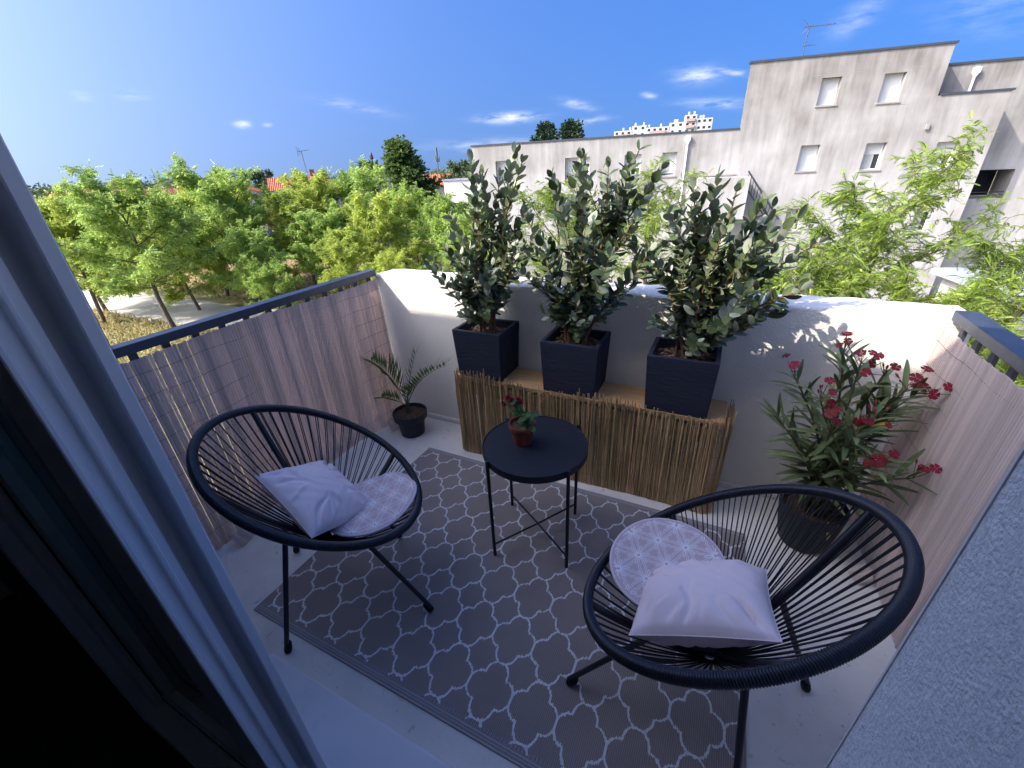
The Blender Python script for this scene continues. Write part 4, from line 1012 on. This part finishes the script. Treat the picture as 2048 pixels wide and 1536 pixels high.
# set-back wing to the right of it, with a loggia
bk = thing('apartment_wing', tuple(bp_(27, GZ, -1.6)), 'set-back pale apartment wing with a dark loggia right of the tall white block', 'building')
OB = -1.6
LOG = (24.9, 26.72, -.78, .50)
b = MB(); wall_panel(b, 20.5, 33, GZ, 4.86, [LOG], OB, 1.6); b.build('wall', 'stained_render', bk)
b = MB(); sbox(b, 24.92, 26.70, -.77, .49, OB-1.75, OB-1.6); b.build('loggia_window', 'pane', bk)
b = MB()
for z in (-.62, -.5): b.tube([bp_(24.9, z, OB-.1), bp_(26.7, z, OB-.1)], .018, 5)
b.build('loggia_rail', 'coping', bk)
b = MB(); sbox(b, 20.5, 33.05, 4.862, 4.95, OB-.3, OB+.05); b.build('coping', 'coping', bk)
downpipe(23.65, 4.70, 3.2, OB, bk)
b = MB(); sbox(b, 24.41, 24.62, 2.0, 2.2, OB+.85, OB+1.1); b.build('wall_lamp', 'white_pvc', bk)
# low entrance building at the foot of the wing
lw = thing('entrance_canopy', (10.5, 16.5, GZ), 'low grey flat-roofed entrance beside the foot of the white apartment wing', 'building')
b = MB(); b.obox((11.6, 17.2, GZ+1.55), (BD, BN, (0, 0, 1)), (2.2, 1.6, 1.55)); b.build('wall', 'house_render', lw)
b = MB(); b.obox((11.6, 17.2, GZ+3.2), (BD, BN, (0, 0, 1)), (2.5, 1.9, .098)); b.build('flat_roof', 'zinc', lw)
b = MB(); b.obox((9.6, 15.3, GZ+1.1), (BD, BN, (0, 0, 1)), (1.6, .1, 1.1)); b.build('garden_wall', 'stucco', lw)

# ================================================================== trees
def sprays(pos, d, up, T, size):
    """instances of a leaf template T (k*4,3) on positions; returns V,F"""
    n = len(pos); d = d/np.linalg.norm(d, axis=1, keepdims=True)
    s = np.cross(up, d); ln = np.linalg.norm(s, axis=1, keepdims=True); s = np.where(ln < 1e-3, np.array([[1., 0, 0]]), s/np.maximum(ln, 1e-6)); u = np.cross(d, s)
    V = pos[:, None, :]+size[:, None, None]*(T[None, :, 0:1]*d[:, None, :]+T[None, :, 1:2]*s[:, None, :]+T[None, :, 2:3]*u[:, None, :])
    k = len(T)//4; F = (np.arange(n*k*4).reshape(-1, 4)); return V.reshape(-1, 3), F, k
def pinnate(npairs, lw=.30, wid=.10, droop=.35):
    T = []
    for i in range(npairs):
        t = .12+.85*i/(npairs-1 if npairs > 1 else 1); L = lw*(1-.35*abs(t-.5)); z = -droop*t*t
        for sg in (-1, 1):
            ax = np.array([.45, sg*.9, -.25]); ax /= np.linalg.norm(ax); b0 = np.array([t, 0, z]); pw_ = np.array([wid*.5, -sg*wid*.12, wid*.3])
            T += [b0, b0+ax*L*.5+pw_, b0+ax*L, b0+ax*L*.5-pw_]
    ax = np.array([1., 0, -droop*2]); ax /= np.linalg.norm(ax); b0 = np.array([.97, 0, -droop*.95]); pw_ = np.array([0, wid*.5, 0]); T += [b0, b0+ax*lw*.5+pw_, b0+ax*lw, b0+ax*lw*.5-pw_]
    return np.array(T)
def simple(n_, L=.5, wid=.32, seed=0):
    r_ = np.random.default_rng(seed); T = []
    for i in range(n_):
        t = .1+.8*r_.random(); a = r_.uniform(-1.2, 1.2); ax = np.array([math.cos(a), math.sin(a), r_.normal(0, .35)]); ax /= np.linalg.norm(ax); b0 = np.array([t, r_.normal(0, .06), r_.normal(0, .06)])
        pw_ = np.cross(ax, r_.normal(size=3)); pw_ *= wid*.5/np.linalg.norm(pw_); T += [b0, b0+ax*L*.5+pw_, b0+ax*L, b0+ax*L*.5-pw_]
    return np.array(T)
def tree_meshes(seed, H, spread, clear, nl, nsec, ntw, nlf, T, lsize, leafmat, shape='round', elev=(20, 60), wind=(.10, .05, 0)):
    rr = random.Random(seed); g = np.random.default_rng(seed); b = MB(); lean = Vector((rr.gauss(0, .05), rr.gauss(0, .05), 0))
    def trunk(h): return Vector((lean.x*h+.10*math.sin(h*.7+seed), lean.y*h+.08*math.cos(h*.9+seed*2)-.08*math.cos(seed*2), h))
    hs = [H*.95*i/11 for i in range(12)]; r0 = .020*H
    b.tube([trunk(h) for h in hs], [r0*(1-.9*(h/H))+.012 for h in hs], 8)
    pos = []; dr = []
    for i in range(nl):
        f = (i+.5)/nl; h = clear+(H*.93-clear)*f**.9; az = i*2.39996+rr.uniform(-.4, .4)
        if shape == 'cone': ln = spread*(1.05-f)**.8
        elif shape == 'spread': ln = spread*(.55+.6*math.sin(math.pi*(.25+.7*f)))
        else: ln = spread*(.45+.62*math.sin(math.pi*min(1, .12+.78*f)))
        ln *= rr.uniform(.8, 1.15); el = R(elev[0]+(elev[1]-elev[0])*f+rr.uniform(-8, 8))
        d = Vector((math.cos(az)*math.cos(el), math.sin(az)*math.cos(el), math.sin(el))); p0 = trunk(h); p2 = p0+d*ln; p1 = p0+d*ln*.5+Vector((0, 0, -.06*ln if shape != 'cone' else .02))
        lp = bez(p0, p1, p2, 6); b.tube(lp, [(.0105*ln+.008)*(1-.8*q/5) for q in range(6)], 5)
        for j in range(nsec):
            ff = .22+.78*(j+rr.random())/nsec; gq = ff*5; k = min(int(gq), 4); p = lp[k].lerp(lp[k+1], gq-k); dd = (lp[k+1]-lp[k]).normalized()
            sd_ = (dd*.7+Vector((rr.gauss(0, 1), rr.gauss(0, 1), rr.gauss(.15, .6)))*.75).normalized(); sl2 = ln*rr.uniform(.28, .5)*(1.1-.4*ff)
            e = p+sd_*sl2; sp = bez(p, p+sd_*sl2*.5+Vector((0, 0, .04*sl2)), e, 4); b.tube(sp, [.0065*ln*(1-.75*q/3)*.6+.003 for q in range(4)], 4, cap=False)
            for w_ in range(ntw):
                f3 = (w_+rr.random())/ntw; gq = f3*3; k = min(int(gq), 2); q0 = sp[k].lerp(sp[k+1], gq-k); td = (sd_*.6+Vector((rr.gauss(0, 1), rr.gauss(0, 1), rr.gauss(.0, .7)))*.7).normalized(); tl = rr.uniform(.25, .55)
                q1 = q0+td*tl
                if w_ % 2 == 0: b.tube([q0, q1], [.006, .003], 3, cap=False)
                for x_ in range(nlf):
                    pq = q0.lerp(q1, (x_+rr.random())/nlf); pos.append(pq); dr.append(td*.5+Vector((rr.gauss(0, .8), rr.gauss(0, .8), rr.gauss(-.1, .5)))+Vector(wind)*3)
    pos = np.array([tuple(p) for p in pos]); dr = np.array([tuple(p) for p in dr]); n = len(pos)
    up = np.tile([0, 0, 1.], (n, 1))+g.normal(0, .45, (n, 3)); size = lsize*g.uniform(.7, 1.25, n)
    V, F, k = sprays(pos, dr, up, T, size); rnd = np.repeat(np.clip(g.normal(.5, .25, n), 0, 1), k)
    me = np_mesh('crown', V, F, rnd); me.materials.append(MATS[leafmat])
    return b.mesh('trunk', 'tree_bark', smooth=60), me
PIN_NEAR, PIN_FAR = pinnate(8, .27, .105), pinnate(4, .42, .22)
TM = {}
TM['near0'] = tree_meshes(101, 7.2, 2.6, 2.0, 13, 9, 7, 6, PIN_NEAR, .24, 'locust_leaf', 'spread', (10, 58))
TM['near1'] = tree_meshes(102, 6.4, 2.5, 1.7, 13, 9, 7, 6, PIN_NEAR, .23, 'locust_leaf', 'round', (15, 60))
for i in range(4): TM['far%d' % i] = tree_meshes(110+i, 7.4, 3.4, 2.3 if i in (1, 2) else 1.5, 17, 9, 7, 9, PIN_FAR, .27, 'locust_leaf' if i % 2 else 'locust_leaf_b', 'round' if i < 2 else 'spread', (8, 62), (.16, .02, 0))
TM['pear'] = tree_meshes(130, 10.4, 2.4, 1.6, 20, 9, 7, 4, simple(6, .55, .42, 3), .34, 'dark_leaf', 'cone', (35, 62), (0, 0, .1))
TM['cedar'] = tree_meshes(131, 11.0, 3.0, 1.5, 22, 9, 7, 4, simple(8, .5, .22, 4), .45, 'cedar_needle', 'cone', (5, 55), (0, 0, .15))
TM['broad'] = tree_meshes(132, 7.0, 2.8, 1.2, 14, 8, 7, 4, simple(6, .55, .45, 5), .36, 'far_leaf', 'round', (15, 65), (0, 0, .1))
TM['rust'] = tree_meshes(133, 4.6, 1.8, .8, 9, 7, 6, 4, simple(5, .6, .4, 6), .28, 'rust_leaf', 'round', (20, 65), (0, 0, .1))
def tree(key, x, y, htop, rot, label, name='locust_tree', group='light green locust trees below the balcony', wide=1.0):
    tr_, cr_ = TM[key]; H = {'n': 7.2, 'f': 7.4, 'p': 10.4, 'c': 11., 'b': 7., 'r': 4.6}[key[0]]
    if key == 'near1': H = 6.4
    k = (htop-GZ)/(H*{'f': 1.19, 'n': 1.15}.get(key[0], 1.12)); t = thing(name, (x, y, GZ), label, 'tree', group); M_ = Matrix.Translation((x, y, GZ)) @ Matrix.Rotation(rot, 4, 'Z') @ Matrix.Diagonal((k*wide, k*wide, k, 1))
    put('trunk', tr_, t, M_); put('crown', cr_, t, M_); return t
mat('locust_near', (.24, .33, .055), .5, attr=.45, trans=.42, spec=.3)
for k_ in ('near0', 'near1'): TM[k_][1].materials[0] = MATS['locust_near']
TREES = [('far0', -34.2, 10.3, 1.2, 0.3, 'farthest locust tree along the path, half behind the door frame'),
    ('far1', -31.05, 8.96, .9, 1.9, 'thin-trunked locust tree on the dry grass beside the path, nearest the door frame'),
    ('far2', -24.9, 9.6, 2.0, 2.6, 'locust tree with a pale leaning trunk standing at the near edge of the path'),
    ('far3', -29.6, 15.6, 1.75, .8, 'locust tree across the path behind the leaning-trunk tree'),
    ('far0', -26.3, 15.5, 2.3, 4.0, 'tall feathery locust tree rising above the horizon left of the orange roof'),
    ('far1', -31.4, 19.2, 1.6, 5.2, 'locust tree in front of the grey house with the orange roof'),
    ('far2', -21.5, 13.2, -.6, 1.1, 'low-crowned locust tree just above the middle of the railing'),
    ('far3', -24.9, 22.1, 1.9, 3.3, 'locust tree on bare soil right of the orange roof'),
    ('far0', -22.0, 22.6, 2.0, 2.2, 'locust tree in front of the tall dark conical tree'),
    ('far1', -17.1, 18.4, .4, .2, 'bright green locust tree behind the corner of railing and wall'),
    ('far2', -13.5, 20.0, .1, 4.4, 'locust tree between the conical tree and the first shrub'),
    ('far3', -16.5, 15.0, -1.4, 2.9, 'small locust tree close under the end of the railing'),
    ('far0', -10.3, 17.6, -.3, 1.6, 'locust tree seen behind the left stems of the first shrub'),
    ('near1', -4.8, 16.4, 1.1, 3.7, 'locust tree seen between the first and second shrubs'),
    ('near0', -.7, 14.9, 1.2, .9, 'locust tree seen between the second and third shrubs'),
    ('near1', 1.9, 12.2, -.9, 5.0, 'low locust tree hidden behind the third shrub'),
    ('near0', 5.0, 11.1, 1.45, 2.1, 'feathery locust tree in front of the white block windows'),
    ('near1', 7.8, 11.2, .1, 4.2, 'locust tree before the set-back wing, above the short railing'),
    ('near1', 4.1, 9.6, -.35, .4, 'low locust crown just above the sunlit end of the parapet'),
    ('far1', -37.0, 13.0, .9, 2.7, 'hazy locust crown beyond the path, next to the farthest tree'),
    ('far0', -21.0, 17.6, -.2, .6, 'broad locust tree across the path above the middle of the railing'),
    ('far3', -27.8, 12.6, .2, 5.0, 'low bushy locust tree right behind the leaning-trunk tree'),
    ('far0', -19.0, 12.0, -2.2, 3.4, 'young locust with a low crown directly above the railing'),
    ('far2', -33.5, 15.2, 1.0, .9, 'locust tree across the path in front of the long grey house'),
    ('far3', -24.0, 18.6, .9, 2.4, 'locust tree on the soil bed below the orange roof'),
    ('far2', -28.6, 22.4, .9, 4.9, 'locust tree at the back of the soil bed below the grey annexe'),
    ('far0', -17.6, 22.6, .6, 5.4, 'locust tree between the railing corner and the conical tree'),
    ('far1', -13.0, 14.0, -2.0, 1.0, 'small locust tree just beyond the corner where railing meets parapet'),
    ('near1', 6.5, 9.4, -.55, 2.0, 'leafy locust crown behind the corner of parapet and short railing'),
    ('near0', 2.5, 9.8, -.8, 1.2, 'low locust crown behind the leaning third shrub'),
    ('near0', 8.6, 8.6, -.75, 3.0, 'locust branches beyond the short blue-grey railing')]
for key, x, y, ht, rot, lab in TREES: tree(key, x, y, ht, rot, lab)
tree('pear', -26.4, 34.1, 5.9, .5, 'tall dark green conical tree rising above the horizon', 'conical_tree', None, 1.75)
tree('cedar', -13.4, 37.6, 6.4, .5, 'dark cedar top showing above the low white roof, nearer the first shrub', 'cedar_tree', 'dark cedars behind the white block')
tree('cedar', -11.2, 38.5, 6.3, 2.4, 'dark cedar top showing above the low white roof, nearer the second shrub', 'cedar_tree', 'dark cedars behind the white block')
tree('rust', -35.5, 26.5, -.3, .4, 'small rust-leaved tree in front of the grey house wall', 'rust_tree', None)
FARB = [(-36.5, 44, 2.4, 'round dark tree left of the conical tree'), (-20.5, 41, 2.2, 'round grey-green tree beside the end of the low white block'), (-32, 52, 2.2, 'dark tree behind the orange roof near the telecom mast'),
        (-48, 52, 2.9, 'dark round tree just behind the orange roofed house'), (-70, 50, 2.6, 'far round tree on the horizon left of the orange roof'), (-26.5, 47, 1.6, 'round tree half hidden right of the conical tree')]
for i, (x, y, ht, lab) in enumerate(FARB): tree('broad', x, y, ht, i*1.3, lab, 'broadleaf_tree', 'dark broadleaf trees among the houses')

# distant treeline and mid-distance hedge: masses nobody could count
def treeline():
    n = 5200; a = RNG.uniform(R(-100), R(25), n); d = RNG.uniform(170, 420, n); x, y = CAM.x+np.sin(a)*d, CAM.y+np.cos(a)*d
    hmax = 6.2+2.2*np.sin(a*9)+1.5*np.sin(a*23+1)+d*.004; z = GZ+hmax*RNG.random(n)**.6
    P = np.c_[x, y, z]; m = 22; Q = np.repeat(P, m, 0)+RNG.normal(0, 1, (n*m, 3))*np.array([1.7, 1.7, .8]); k = len(Q)
    e1 = RNG.normal(size=(k, 3)); e1 /= np.linalg.norm(e1, axis=1, keepdims=True); e2 = np.cross(e1, RNG.normal(size=(k, 3))); e2 /= np.linalg.norm(e2, axis=1, keepdims=True); s = RNG.uniform(.25, .7, (k, 1))
    V = np.stack([Q-e1*s, Q-e2*s*.6, Q+e1*s, Q+e2*s*.6], 1).reshape(-1, 3); F = np.arange(4*k).reshape(-1, 4)
    me = np_mesh('treeline', V, F, np.repeat(RNG.random(n), m)); me.materials.append(MATS['far_leaf'])
    tag(put('treeline', me, None, Matrix.Identity(4)), 'dark band of distant trees along the horizon', 'trees', kind='stuff')
treeline()
def hedge(name, path, h, w, label, m='hedge_leaf', dens=420):
    P = []
    for (x0, y0), (x1, y1) in zip(path[:-1], path[1:]):
        L = math.hypot(x1-x0, y1-y0); k = int(L*dens/10); f = RNG.random(k)[:, None]; P.append(np.c_[np.c_[x0+(x1-x0)*f, y0+(y1-y0)*f]+RNG.normal(0, w*.4, (k, 2)), GZ+h*RNG.random(k)**.7])
    P = np.concatenate(P); n = len(P); dr = RNG.normal(size=(n, 3)); V, F, k = sprays(P, dr, RNG.normal(size=(n, 3)), simple(5, .6, .4, 9), RNG.uniform(.25, .45, n))
    me = np_mesh(name, V, F, np.repeat(RNG.random(n), k)); me.materials.append(MATS[m]); tag(put(name, me, None, Matrix.Identity(4)), label, 'hedge')
hedge('hedge', [(-46, 27.5), (-30, 27.8), (-19, 29.5)], 1.3, 1.0, 'clipped green hedge along the road beyond the locust trees')
hedge('hedge', [(-11, 20.5), (0, 21.5), (10, 22.0)], 1.2, .9, 'low hedge at the foot of the white apartment block')

# ================================================================== houses, masts, far tower block
def house(name, label, c, yaw, w, d, hw, hr, wallm='house_render', nwin=3, chim=True):
    c = Vector(c); ux = Vector((math.cos(yaw), math.sin(yaw), 0)); uy = Vector((-math.sin(yaw), math.cos(yaw), 0)); P = lambda x, y, z: c+ux*x+uy*y+Vector((0, 0, z))
    t = thing(name, tuple(c), label, 'house', 'houses beyond the locust trees')
    b = MB(); b.add([P(-w, -d, 0), P(w, -d, 0), P(w, d, 0), P(-w, d, 0), P(-w, -d, hw), P(w, -d, hw), P(w, d, hw), P(-w, d, hw), P(-w, 0, hw+hr), P(w, 0, hw+hr)],
                    [(0, 1, 5, 4), (1, 2, 6, 9, 5), (2, 3, 7, 6), (3, 0, 4, 8, 7)]); b.build('wall', wallm, t)
    b = MB(); nt = int(2*w/.20)*4
    for sg in (-1, 1):
        vs = []
        for i in range(nt+1):
            x = -w-.25+(2*w+.5)*i/nt; z = .05*math.cos(i*math.pi/2)
            vs += [P(x, sg*(d+.35), hw-.35*hr/d+.08+z), P(x, 0, hw+hr+.08+z)]
        fs_ = [(2*i, 2*i+2, 2*i+3, 2*i+1) for i in range(nt)]; b.add(vs, fs_ if sg < 0 else [tuple(reversed(f)) for f in fs_])
    rf = b.build('roof', 'roof_tile', t)
    if chim:
        b = MB(); b.obox(P(w*.55, d*.2, hw+hr+.2), (ux, uy, (0, 0, 1)), (.3, .3, .7)); b.build('chimney', 'brick_chimney', rf)
    for fl_ in range(2):
        for i in range(nwin):
            x = -w+2*w*(i+.5)/nwin; z = .9+2.6*fl_
            if z+1.2 > hw: continue
            b = MB(); b.obox(P(x, -d-.015, z+.6), (ux, uy, (0, 0, 1)), (.5, .03, .6)); wn_ = b.build('window', 'white_pvc', t)
            b = MB(); b.obox(P(x, -d-.05, z+.6), (ux, uy, (0, 0, 1)), (.42, .012, .52)); b.build('pane', 'pane', wn_)
    return t
house('orange_roof_house', 'grey house with a bright orange tiled roof beyond the trees', (-51.5, 42.0, GZ), R(50), 3.5, 4.6, 6.1, 1.35)
house('red_roof_house', 'house with a dull red tiled roof seen above the trees beside the door frame', (-56.0, 21.5, GZ), R(62), 3.2, 4.2, 5.9, 1.2, 'house_cream')
house('gable_house', 'grey gabled house between the red roof and the orange roof', (-63.0, 39.0, GZ), R(140), 4.2, 4.0, 6.0, 1.35)
house('small_roof_house', 'house with a low orange roof beside the far mast, right of the conical tree', (-36.8, 57.0, GZ), R(35), 4.0, 3.8, 5.6, 1.3, 'house_cream')
house('pale_gable_house', 'pale gabled house left of the grey gabled house', (-68, 33.5, GZ), R(50), 4.5, 4.0, 5.7, 1.2, 'house_cream')
def flat(name, label, c, yaw, w, d, h, m='house_render'):
    t = thing(name, c, label, 'building', 'flat-roofed buildings beyond the trees'); ux = Vector((math.cos(yaw), math.sin(yaw), 0)); uy = Vector((-math.sin(yaw), math.cos(yaw), 0)); c = Vector(c)
    b = MB(); b.obox(c+Vector((0, 0, h/2)), (ux, uy, (0, 0, 1)), (w, d, h/2)); b.build('wall', m, t)
    b = MB(); b.obox(c+Vector((0, 0, h+.06)), (ux, uy, (0, 0, 1)), (w+.1, d+.1, .058)); b.build('roof_edge', 'zinc', t)
    for i in range(3):
        b = MB(); q = c+ux*(-w+2*w*(i+.5)/3)-uy*(d+.01)+Vector((0, 0, h*.62)); b.obox(q, (ux, uy, (0, 0, 1)), (.5, .03, .55)); b.build('window', 'pane', t)
flat('grey_annexe', 'grey flat-roofed annexe in front of the orange roof', (-43.0, 38.0, GZ), R(50), 3.4, 2.6, 6.25)
flat('grey_block', 'long grey flat-roofed building left of the conical tree', (-38.8, 42.6, GZ), R(45), 3.6, 2.8, 6.6)
flat('white_box_house', 'small white flat-roofed building between conical tree and first shrub', (-22.2, 36.3, GZ), R(20), 1.3, 1.6, 6.45, 'stucco')
flat('long_grey_house', 'grey flat-roofed house low behind the nearest locust trees', (-47.5, 22.8, GZ), R(58), 4.5, 2.5, 6.2)
ha = thing('roof_antenna', (-48.6, 41.3, 1.2), 'television antenna standing above the orange tiled roof', 'antenna')
b = MB(); p0 = Vector((-48.6, 41.3, .6)); q = p0+Vector((-.25, 0, 4.2)); b.tube([p0, q], .045, 6); e_ = Vector((.75, .65, .1)); b.tube([q-e_*.4, q+e_*.9], .03, 5)
for i in range(6): m_ = q+e_*(-.4+.24*i); b.tube([m_-Vector((-.3, .35, .0)), m_+Vector((-.3, .35, .0))], .018, 4)
for sg in (-1, 1): b.tube([q-e_*.4, q-e_*.5+Vector((0, 0, .55*sg))], .03, 4); b.tube([q-e_*.15, q-e_*.25+Vector((0, 0, .45*sg))], .025, 4)
b.build('mast', 'antenna_metal', ha)
def mast(label, x, y, ztop, r_, plat):
    t = thing('telecom_mast', (x, y, GZ), label, 'mast', 'thin masts on the horizon'); b = MB(); b.tube([(x, y, GZ), (x, y, ztop)], [r_*1.6, r_*.8], 7); b.build('pole', 'antenna_metal', t)
    b = MB()
    for k in range(4): a = k*1.57; b.tube([(x+.55*math.cos(a), y+.55*math.sin(a), plat-.6), (x+.55*math.cos(a), y+.55*math.sin(a), plat+.6)], .16, 5)
    b.tube([(x, y, ztop-1.8), (x, y, ztop)], r_*1.8, 6); b.build('antenna_panel', 'antenna_metal', t)
mast('slender telecom mast with antenna panels on the horizon, left of the first shrub', -66.5, 96.5, 7.1, .16, 4.6)
mast('leaning-looking thin mast on the horizon left of the conical tree', -98.9, 109.0, 7.8, .2, 6.6)
ft_ = thing('tower_block', (-38, 256, GZ), 'far white and red tower block peeping over the low white roof', 'building')
def far_tower():
    A = Vector((-60.9, 250.3, 0)); Bv = Vector((-14.6, 257.4, 0)); ux = (Bv-A).normalized(); uy = Vector((ux.y, -ux.x, 0)); L = (Bv-A).length; P = lambda s, o, z: A+ux*s+uy*o+Vector((0, 0, z))
    seg = [(0, 9, 16.6), (9, 16, 18.4), (16, 27, 17.2), (27, 34, 18.6), (34, 39.5, 21.4), (39.5, L, 19.6)]
    for k, (s0, s1, h) in enumerate(seg):
        b = MB(); c_ = P((s0+s1)/2, -4-(k % 2), (GZ+h)/2); b.obox(c_, (ux, uy, (0, 0, 1)), ((s1-s0)/2-.02, 4+.8*(k % 2), (h-GZ)/2)); b.build('wall', 'tower_white', ft_)
        for f in range(3):
            z = h-1.6-2.8*f
            if k % 2 == 0:
                b = MB(); b.obox(P((s0+s1)/2, .45, z-.6), (ux, uy, (0, 0, 1)), ((s1-s0)*.36, .4, .55)); b.build('balcony', 'tower_red', ft_)
            n_ = int((s1-s0)/2.4)
            for i in range(n_):
                b = MB(); b.obox(P(s0+(s1-s0)*(i+.5)/n_, .02+.8*(k % 2)-1*(k % 2), z+.5), (ux, uy, (0, 0, 1)), (.6, .06, .5)); b.build('window', 'pane', ft_)
        for i in range(2):
            b = MB(); b.obox(P(s0+1+(s1-s0-2)*random.random(), -3, h+.75), (ux, uy, (0, 0, 1)), (.45, .45, .75)); b.build('chimney', 'tower_white', ft_)
far_tower()
# second thin pole right of the cedar
mast('thin dark mast between the cedars and the far tower block', -47.0, 150.0, 12.6, .16, 11.6)

# ================================================================== cars by the road
def car(label, x, y, yaw, paint, van=False):
    t = thing('parked_car', (x, y, GZ), label, 'van' if van else 'car', 'vehicles parked beyond the trees'); ux = Vector((math.cos(yaw), math.sin(yaw), 0)); uy = Vector((-math.sin(yaw), math.cos(yaw), 0)); O = Vector((x, y, GZ+.015)); P = lambda a, w, z: O+ux*a+uy*w+Vector((0, 0, z))
    if van: pr = [(-2.4, .35), (-2.45, 1.0), (-2.4, 2.15), (-2.2, 2.3), (.9, 2.3), (1.25, 2.15), (1.75, 1.35), (2.35, 1.1), (2.5, .75), (2.45, .35)]
    else: pr = [(-2.0, .35), (-2.08, .75), (-1.95, 1.0), (-1.55, 1.42), (-.9, 1.5), (.2, 1.48), (.55, 1.38), (1.15, .98), (1.85, .86), (2.1, .65), (2.1, .35)]
    n_ = len(pr); b = MB(); ins = lambda z: .86-.10*max(0, z-.9)*1.2
    vs = [P(a, -ins(z), z) for a, z in pr]+[P(a, ins(z), z) for a, z in pr]; fs_ = [tuple(range(n_)), tuple(reversed(range(n_, 2*n_)))]+[(i, n_+i, n_+(i+1) % n_, (i+1) % n_) for i in range(n_)]
    b.add(vs, fs_); b.build('body', paint, t, bevel=.05)
    b = MB(); hi = 2.05 if van else 1.38; lo = 1.35 if van else 1.0
    sp = [(.3, lo), (.35, hi), (1.15, hi), (1.6, lo)] if van else [(-1.5, lo), (-1.3, hi), (.35, hi), (.85, lo)]
    for sg in (-1, 1):
        q = [P(a, sg*(ins(z)+.012), z) for a, z in sp]; b.add(q, [(0, 1, 2, 3) if sg > 0 else (3, 2, 1, 0)])
    a0 = (1.27, 2.1, 1.72, 1.4) if van else (.58, 1.35, 1.1, 1.02)
    b.add([P(a0[0]+.02, -.66, a0[1]), P(a0[0]+.02, .66, a0[1]), P(a0[2]+.05, .74, a0[3]), P(a0[2]+.05, -.74, a0[3])], [(0, 1, 2, 3)]); b.build('window_glass', 'pane', t)
    for a in (-1.35, 1.35):
        for sg in (-1, 1):
            b = MB(); b.tube([P(a, sg*.66, .32), P(a, sg*.88, .32)], .32, 14); w_ = b.build('wheel', 'tyre', t); b = MB(); b.tube([P(a, sg*.881, .32), P(a, sg*.89, .32)], .19, 10); b.build('rim', 'zinc', w_)
    for sg in (-1, 1):
        b = MB(); b.obox(P(2.42 if van else 2.06, sg*.62, .78 if van else .70), (ux, uy, (0, 0, 1)), (.06, .14, .07)); b.build('headlight', 'lamp_glass', t)
car('white van parked beyond the locust trees below the gabled houses', -51.5, 31.5, R(20), 'car_white', True)
car('red car parked on the asphalt behind the corner of the railing', -17.0, 30.4, R(75), 'car_red')
car('white car parked by the grey annexe', -41.0, 30.6, R(8), 'car_white')
car('grey car parked beside the red car', -13.8, 30.2, R(80), 'car_grey')
